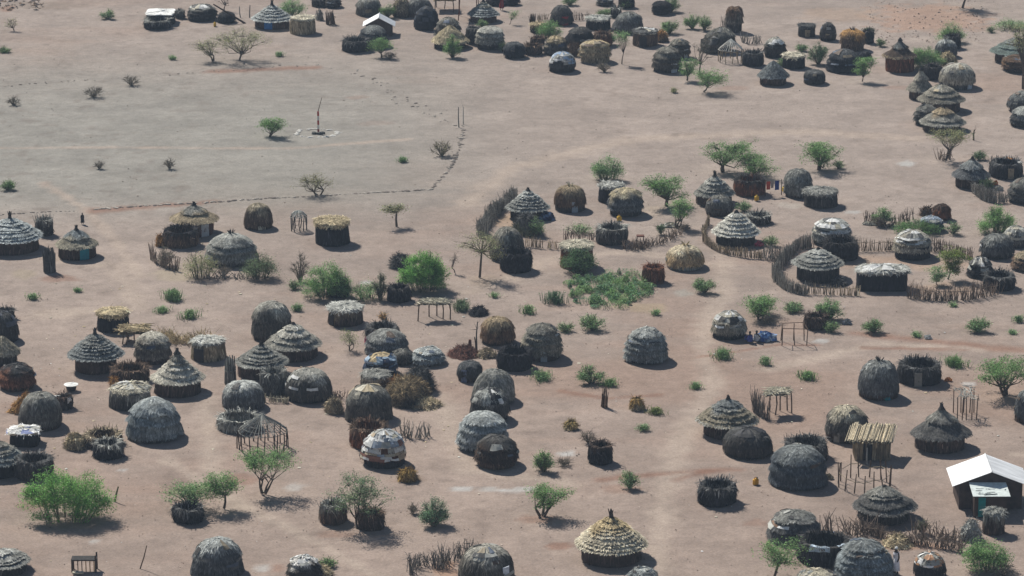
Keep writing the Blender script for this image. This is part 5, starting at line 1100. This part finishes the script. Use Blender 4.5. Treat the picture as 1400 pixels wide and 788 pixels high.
# washing line
crop(840, 150)
def washing():
    r = rg(); root_pts = [at(*P(1015, 585)), at(*P(1125, 575))]; z = 1.25
    o = np.array(root_pts).mean(0); a = np.append(np.array(root_pts[0]) - o, 0); b = np.append(np.array(root_pts[1]) - o, 0); root = thing('washing_line', 'washing line strung from the rust red pen', 'washing line', o)
    stick_part(root, 'post', [a], [a + [0, 0, z + .1]], .04, .03, 'brown', r); stick_part(root, 'post', [b], [b + [0, 0, z + .1]], .04, .03, 'brown', r); stick_part(root, 'line', [a + [0, 0, z]], [b + [0, 0, z]], .012, .012, 'pale', r)
    for u0, u1, c, dz, lab, ct in ((.06, .3, (.5, .06, .03), .65, 'red cloth hanging on the washing line', 'cloth'), (.33, .5, (.35, .28, .25), .55, 'faded tan cloth hanging on the washing line', 'cloth'), (.58, .84, (.02, .05, .25), .75, 'navy cloth hanging on the washing line', 'cloth')):
        p = a + (b - a) * u0; q = a + (b - a) * u1; mb = MB(); sheet(mb, [p + [0, -.02, z], q + [0, -.02, z], q + [0, -.1, z - dz], p + [0, -.1, z - dz]], .01, c, r, 7, .012)
        tag(mb.build('hanging_cloth', M_CLOTH, None, (o[0], o[1], 0)), lab, ct)
washing()
# people
crop(0, 280); person(at(*P(556, 132)), .95, R(20), (.03, .03, .035), 'small child in dark clothes standing by the field edge')
crop(560, 0); person(at(*P(620, 70)), 1.5, R(190), (.22, .03, .03), 'person in dark red standing by the far huts')
crop(1120, 628); person(at(*P(515, 775)), 1.75, R(-60), (.8, .78, .82), 'person in white walking past the ribbed dome', 'stand', scarf='white')
crop(840, 270)
def chair():
    r = rg(); g = at(*P(175, 320)); root = thing('stool', 'small brown stool standing in the low brush fence', 'stool', g); mb = MB(); box(mb, -.3, .3, 0, .5, .62, .7, pc('redmud')); mb.build('seat', M_BARK, root)
    for x in (-.25, .25):
        for y in (.05, .45): stick_part(root, 'leg', [[x * 1.15, y, 0]], [[x, y, .62]], .035, .03, 'brown', r)
chair()
crop(1120, 628)
S(520, 612, 220, 545, 'spilled yellow straw beside the twig fence', 'straw', peak=.2)
crop(920, 400)
cloth_heap(1175, 215, 55, 165, 'grey rag beside the tall green bush', ['grey', (.25, .28, .33)])
crop(1120, 270); cloth_heap(345, 188, 100, 165, 'pale scraps spread by the small back fence', ['lgrey', 'pale'])
crop(1120, 400); cloth_heap(730, 312, 45, 285, 'white sack lying beside a small weed', ['white', 'lgrey'])

# ================================================================== stones along the field
def stone_meshes():
    out = []
    for k in range(5):
        r = rg(); mb = MB(); G = revolve([(.02, .8), (.55, .68), (.9, .3), (1.0, .05), (.9, -.1)], 8, .35, r, jit=.07); add_grid(mb, G, (.42, .38, .33) if k % 2 else (.2, .17, .15), r, .1); out.append(mb.mesh('stone', M_STONE))
    return out
SM = stone_meshes(); rs = random.Random(4)
def stones(pts, label, group, n, size, jit=.06, skip=.0, flat=.6):
    p = [np.array(at(*q)) for q in pts]; L_ = [np.linalg.norm(b - a) for a, b in zip(p[:-1], p[1:])]; tot = sum(L_)
    for k in range(n):
        if rs.random() < skip: continue
        t = (k + rs.uniform(-.4, .4)) / max(n - 1, 1) * tot; t = min(max(t, 0), tot - 1e-3); i = 0
        while t > L_[i]: t -= L_[i]; i += 1
        q = p[i] + (p[i + 1] - p[i]) * t / L_[i]; o = bpy.data.objects.new('stone', SM[rs.randrange(5)]); COL.objects.link(o)
        z = size * rs.uniform(.5, 1.5); o.location = (q[0] + rs.gauss(0, jit), q[1] + rs.gauss(0, jit), 0); o.scale = (z * rs.uniform(1.1, 2.4), z, z * flat); o.rotation_euler.z = rs.uniform(-.8, .8); tag(o, label, 'stone', group)
stones([(0, 294), (40, 291), (100, 288.5)], 'stone of the near field line beside the very wide low hut', 'stones of the near field line short part', 18, .09)
stones([(129, 286.5), (200, 281), (280, 277), (327, 274), (370, 271), (420, 269), (473, 266), (520, 263), (560, 260.5), (590, 259)], 'stone of the long near field line', 'stones of the long near field line', 104, .095)
stones([(592, 258), (606, 241), (619, 225), (627, 207), (631, 190), (634, 172)], 'stone of the curved line beyond the pale dry tussock', 'stones of the curved field line', 50, .105)
stones([(625, 174), (600, 158), (560, 138), (530, 122), (500, 106), (479, 97)], 'stone scattered along the far diagonal field line', 'stones of the diagonal field line', 46, .075, .5)
stones([(438, 88), (400, 90), (340, 94), (280, 98), (200, 104), (97, 111), (0, 118)], 'stone of the farthest field line', 'stones of the farthest field line', 48, .065, .2)
ring = [(433 + 28 * math.cos(a), 182.5 + 6.0 * math.sin(a)) for a in np.linspace(0, 6.283, 19)]
SM = [ (lambda m: (m.color_attributes['Col'].data.foreach_set('color', np.tile([.6, .58, .54, 1.0], (len(m.vertices), 1)).astype(np.float32).ravel()), m)[1])(m.copy()) for m in SM]
stones(ring, 'pale stone of the ring around the flagpole', 'stones of the flagpole ring', 40, .11, .08, .15)

# ================================================================== ground
def vnoise(X, Y, sc_, seed):
    r = np.random.default_rng(seed); n = 256; g = r.random((n, n)); x = X / sc_ + 1000.3; y = Y / sc_ + 1000.7
    xi = np.floor(x).astype(int); yi = np.floor(y).astype(int); fx = x - xi; fy = y - yi; fx = fx * fx * (3 - 2 * fx); fy = fy * fy * (3 - 2 * fy)
    a = g[xi % n, yi % n]; b = g[(xi + 1) % n, yi % n]; c = g[xi % n, (yi + 1) % n]; d = g[(xi + 1) % n, (yi + 1) % n]
    return (a * (1 - fx) + b * fx) * (1 - fy) + (c * (1 - fx) + d * fx) * fy
def ground():
    inner = np.arange(-66, 66.01, .3); ox = np.array([75, 90, 120, 180, 300, 600, 1500, 5000.0]); xs = np.concatenate([-ox[::-1], inner, ox])
    iy = np.arange(192, 385.01, .42); ys = np.concatenate([[-5000, -1500, -500, -100, 0, 80, 130, 165, 182], iy, [395, 410, 440, 500, 650, 1000, 2000, 5000, 9000.0]])
    X, Y = np.meshgrid(xs, ys, indexing='ij')
    f = lambda s, k: vnoise(X, Y, s, k) - .5
    n1 = f(26, 1) + .5 * f(11, 2) + .3 * f(5, 3); n2 = f(3.0, 4) + .6 * f(1.4, 5) + .5 * f(.7, 6); n3 = f(18, 7) + .6 * f(7, 8); st = vnoise(X, Y * 3.2, 4.5, 21) - .5
    base = np.array([.290, .240, .210]); c = base[None, None] * (1 + .14 * n1 + .14 * n2 + .13 * st)[..., None]
    red = np.clip(n3 * 2.2 + .9 * st - .05, 0, 1)[..., None]; c = c * (1 - red * .45) + np.array([.26, .18, .14]) * red * .45
    gx, gy = at(330, 170); fld = 1 / (1 + np.exp(-(Y - at(0, 288)[1] - .06 * (X + 30)) / 2.5)) * 1 / (1 + np.exp((X + 5 - (Y - 260) * -.03) / 4.0)) * 1 / (1 + np.exp((Y - at(0, 95)[1]) / 6))
    grey = np.array([.246, .237, .213])[None, None] * (1 + .10 * n2 + .14 * st)[..., None]; c = c * (1 - .85 * fld[..., None]) + grey * .85 * fld[..., None]
    near = 1 / (1 + np.exp((Y - 262 + 6 * n1) / 14)); c = c * (1 + near[..., None] * np.array([-.02, -.07, -.10]))
    def blob(px, py, rx, ry, col, a, hard=3.0, sd=11):
        nonlocal c
        gx, gy = at(px, py); s = scl(py); d = dep(py); ex = rx / s; ey = ry / s / math.sin(d)
        q = np.sqrt(((X - gx) / ex) ** 2 + ((Y - gy) / ey) ** 2) + .55 * (vnoise(X, Y, 1.1, sd) - .5) + .4 * (vnoise(X, Y, .45, sd + 1) - .5)
        m = np.clip((1 - q) * hard, 0, 1)[..., None] * a; c = c * (1 - m) + np.array(col) * m
    def line(pts, wd, col, a, sd=31):
        nonlocal c
        p = [np.array(at(*q)) for q in pts]; D_ = np.full(X.shape, 1e9)
        for u, v in zip(p[:-1], p[1:]):
            e = v - u; t = np.clip(((X - u[0]) * e[0] + (Y - u[1]) * e[1]) / (e @ e), 0, 1); D_ = np.minimum(D_, np.hypot(X - u[0] - e[0] * t, Y - u[1] - e[1] * t))
        m = np.clip(1.45 - D_ / wd - .8 * (vnoise(X, Y, .9, sd) - .5) - .5 * vnoise(X, Y, 4, sd + 1), 0, 1)[..., None] * a; c = c * (1 - m) + np.array(col) * m
    PALE, ASH, RED, DK = (.37, .30, .25), (.44, .44, .43), (.22, .125, .09), (.16, .125, .105)
    for x, y, q in HALO:                                    # ground swept bare and trodden around each hut
        dd = np.hypot(X - x, Y - y) / (q * 1.9); m = np.clip(1.25 - dd - .5 * (vnoise(X, Y, 1.2, 51) - .5), 0, 1)[..., None] * .28; tint = np.array([.31, .245, .205]) if (int(x * 7) % 2) else np.array([.27, .20, .165]); c = c * (1 - m) + tint * m
    for L_, wd in (([(985, 335), (992, 400), (966, 440), (962, 490), (975, 525), (950, 570), (925, 620), (905, 690), (895, 790)], 1.0), ([(960, 360), (880, 345), (760, 350), (700, 380), (640, 400)], .9), ([(225, 628), (330, 690), (420, 735), (520, 790)], .5), ([(60, 250), (115, 285), (160, 330), (190, 380)], .6), ([(1050, 505), (1200, 470), (1400, 480)], .8), ([(640, 280), (700, 230), (860, 190), (1100, 180), (1250, 190)], 1.4), ([(0, 345), (160, 365), (190, 420), (60, 430)], 1.2), ([(280, 540), (290, 640), (330, 700)], .8), ([(600, 540), (640, 640), (780, 660)], 1.0), ([(0, 202), (150, 201), (400, 203), (560, 190)], .5)): line(L_, wd, PALE, .75)
    for L_, wd in (([(925, 655), (960, 645), (1010, 642)], .55), ([(820, 655), (900, 648), (1000, 640)], .5), ([(1180, 475), (1240, 476), (1320, 478)], .35), ([(955, 488), (1010, 480), (1070, 470), (1120, 472)], .3), ([(1170, 455), (1240, 462), (1400, 480)], .8), ([(430, 92), (350, 95), (290, 98)], .9), ([(290, 275), (200, 283), (130, 288)], .9), ([(770, 535), (830, 545), (900, 540)], .4)): line(L_, wd, RED, .75, 41)
    for v in ((632, 667, 20, 4.5, ASH, .65), (672, 668, 22, 3, ASH, .5), (712, 669, 30, 4.5, ASH, .6), (775, 620, 17, 5, ASH, .7), (167, 643, 7, 3, ASH, .6), (128, 740, 12, 4, ASH, .6), (360, 777, 14, 6, ASH, .5), (1123, 466, 11, 4, ASH, .6), (932, 400, 16, 7, (.30, .28, .25), .7), (1325, 525, 12, 3, ASH, .6), (400, 665, 20, 6, ASH, .4), (1238, 224, 14, 4, ASH, .6), (1165, 290, 12, 3, ASH, .5), (500, 386, 9, 4, ASH, .6), (1080, 280, 22, 5, (.40, .36, .32), .5), (720, 352, 9, 3, PALE, .9), (1390, 621, 16, 4, PALE, .7),
              (765, 745, 22, 6, RED, .7), (330, 655, 22, 8, RED, .5), (735, 710, 30, 6, RED, .5), (80, 380, 32, 5, RED, .55), (850, 668, 40, 6, RED, .4), (1035, 715, 25, 6, RED, .4), (460, 730, 30, 5, RED, .4), (1245, 745, 60, 8, (.30, .18, .12), .6), (610, 775, 20, 14, (.34, .20, .13), .6), (660, 385, 24, 9, (.28, .22, .17), .5), (560, 655, 40, 6, (.26, .19, .15), .5), (380, 777, 14, 7, RED, .5), (50, 690, 30, 10, RED, .35), (880, 420, 40, 8, (.32, .25, .17), .6), (30, 375, 20, 8, (.3, .25, .18), .5), (240, 375, 40, 9, (.33, .28, .2), .5),
              (1300, 375 + 20, 60, 10, (.36, .25, .18), .4), (1225, 360, 110, 12, (.36, .25, .18), .5), (700, 300, 35, 12, (.36, .26, .18), .6), (900, 290, 40, 8, (.38, .31, .25), .5), (1000, 120, 25, 5, RED, .35), (1240, 120, 40, 4, RED, .35), (490, 133, 20, 3, RED, .3), (510, 168, 30, 5, RED, .2), (1270, 25, 90, 22, (.33, .215, .16), .7), (1150, 20, 60, 10, (.34, .25, .19), .5), (60, 8, 70, 6, (.2, .16, .13), .5), (10, 12, 12, 5, RED, .6)): blob(*v)
    dk = np.clip((vnoise(X, Y, .8, 61) - .72) * 6, 0, 1)[..., None] * np.clip(n1 * 2 + .3, 0, 1)[..., None] * .35; c = c * (1 - dk) + np.array(DK) * dk
    Z = .05 * f(6, 71) + .03 * f(1.6, 72); Z = np.where((np.abs(X) < 66) & (Y > 192) & (Y < 385), Z, 0) - .03
    mb = MB(); N_, M_ = X.shape; i = np.arange(N_ - 1)[:, None] * M_; j = np.arange(M_ - 1)[None]; F_ = np.stack([i + j, i + M_ + j, i + M_ + j + 1, i + j + 1], -1).reshape(-1, 4)
    mb.add(np.stack([X, Y, Z], -1).reshape(-1, 3), F_, c.reshape(-1, 3))
    m = bpy.data.materials.new("dry_earth"); m.use_nodes = True; t = m.node_tree; Nn = t.nodes; L = t.links; b = Nn["Principled BSDF"]; b.inputs["Roughness"].default_value = 1.0; b.inputs["Specular IOR Level"].default_value = .05
    a = Nn.new("ShaderNodeAttribute"); a.attribute_name = "Col"; tc = Nn.new("ShaderNodeTexCoord"); prev = a.outputs["Color"]; hs = []
    for sc_, lo, hi, d0 in ((1.3, .91, 1.09, 5), (7.0, .87, 1.11, 3), (.25, .92, 1.08, 4)):
        nz = Nn.new("ShaderNodeTexNoise"); nz.inputs["Scale"].default_value = sc_; nz.inputs["Detail"].default_value = d0; nz.inputs["Roughness"].default_value = .65; L.new(tc.outputs["Object"], nz.inputs["Vector"])
        mr = Nn.new("ShaderNodeMapRange"); mr.inputs[1].default_value = .35; mr.inputs[2].default_value = .65; mr.inputs[3].default_value = lo; mr.inputs[4].default_value = hi; L.new(nz.outputs[0], mr.inputs[0])
        vm = Nn.new("ShaderNodeVectorMath"); vm.operation = 'SCALE'; L.new(prev, vm.inputs[0]); L.new(mr.outputs[0], vm.inputs["Scale"]); prev = vm.outputs[0]; hs.append(nz)
    L.new(prev, b.inputs["Base Color"]); bp = Nn.new("ShaderNodeBump"); bp.inputs["Strength"].default_value = .5; bp.inputs["Distance"].default_value = .06; L.new(hs[1].outputs[0], bp.inputs["Height"]); L.new(bp.outputs[0], b.inputs["Normal"])
    o = mb.build("ground", m, smooth=True); o["kind"] = "structure"; o["label"] = "bare reddish grey earth of the village and field"
ground()
def scatter_bits(name, n, seed, region, s0, s1, cols, m, flat=.5):
    r = np.random.default_rng(seed); px = r.uniform(region[0], region[2], n); py = r.uniform(region[1], region[3], n); g = np.array([at(a, b) for a, b in zip(px, py)])
    keep = vnoise(g[:, 0], g[:, 1], 4.0, seed) > r.random(n) * .9; g = g[keep]; n = len(g)
    tmpl = np.array([(1, 0, 0), (0, 1, 0), (-1, 0, 0), (0, -1, 0), (0, 0, .9), (0, 0, -.4)]); f = np.array([[0, 1, 4], [1, 2, 4], [2, 3, 4], [3, 0, 4], [1, 0, 5], [2, 1, 5], [3, 2, 5], [0, 3, 5]])
    s = (s0 + (s1 - s0) * r.random(n) ** 3)[:, None, None]; V = tmpl[None] * s * r.uniform(.6, 1.4, (n, 6, 1)) * [1, 1, flat]; a = r.uniform(0, 6.28, n); ca, sa = np.cos(a)[:, None], np.sin(a)[:, None]
    V = np.stack([V[..., 0] * ca - V[..., 1] * sa, V[..., 0] * sa + V[..., 1] * ca, V[..., 2]], -1) + np.c_[g, np.zeros(n)][:, None]
    c = np.array([pc(x) for x in cols])[r.integers(0, len(cols), n)] * r.lognormal(0, .25, (n, 1)); mb = MB(); mb.add(V.reshape(-1, 3), (np.arange(n)[:, None, None] * 6 + f[None]).reshape(-1, 3), np.repeat(c[:, None], 6, 1).reshape(-1, 3)); o = mb.build(name, m); o["kind"] = "stuff"
scatter_bits('gravel', 9000, 3, (-20, 300, 1420, 800), .02, .065, [(.2, .14, .11), (.12, .09, .07), (.36, .3, .25), (.28, .2, .15)], M_STONE)
scatter_bits('gravel', 3500, 8, (-20, 0, 1420, 300), .025, .09, [(.2, .15, .12), (.14, .11, .09), (.3, .26, .22)], M_STONE)
scatter_bits('rubble', 900, 9, (1185, -5, 1345, 58), .04, .15, [(.34, .27, .22), (.38, .31, .26), (.29, .22, .18)], M_STONE, .7)
scatter_bits('rubble', 250, 10, (-10, 0, 60, 14), .08, .35, [(.12, .1, .09), (.2, .14, .1)], M_STONE, .6)
scatter_bits('litter', 420, 12, (-10, 320, 1410, 795), .03, .13, ['white', 'pale', 'lgrey', 'straw', 'pale'], M_CLOTH, .3)
scatter_bits('straw_litter', 700, 14, (60, 385, 620, 620), .03, .14, ['straw', 'tan', 'pale'], M_THATCH, .2)

# ================================================================== haze
def haze():
    mb = MB(); box(mb, -5200, 5200, -5200, 9200, -1.2, 80.0, (1, 1, 1)); m = bpy.data.materials.new("haze"); m.use_nodes = True; t = m.node_tree; t.nodes.clear()
    v = t.nodes.new("ShaderNodeVolumePrincipled"); v.inputs["Color"].default_value = (.62, .78, 1, 1); v.inputs["Density"].default_value = HAZE; v.inputs["Anisotropy"].default_value = 0.0
    o = t.nodes.new("ShaderNodeOutputMaterial"); t.links.new(v.outputs[0], o.inputs["Volume"]); h = mb.build("haze", m); h["kind"] = "stuff"
HAZE = 0.00024
haze()
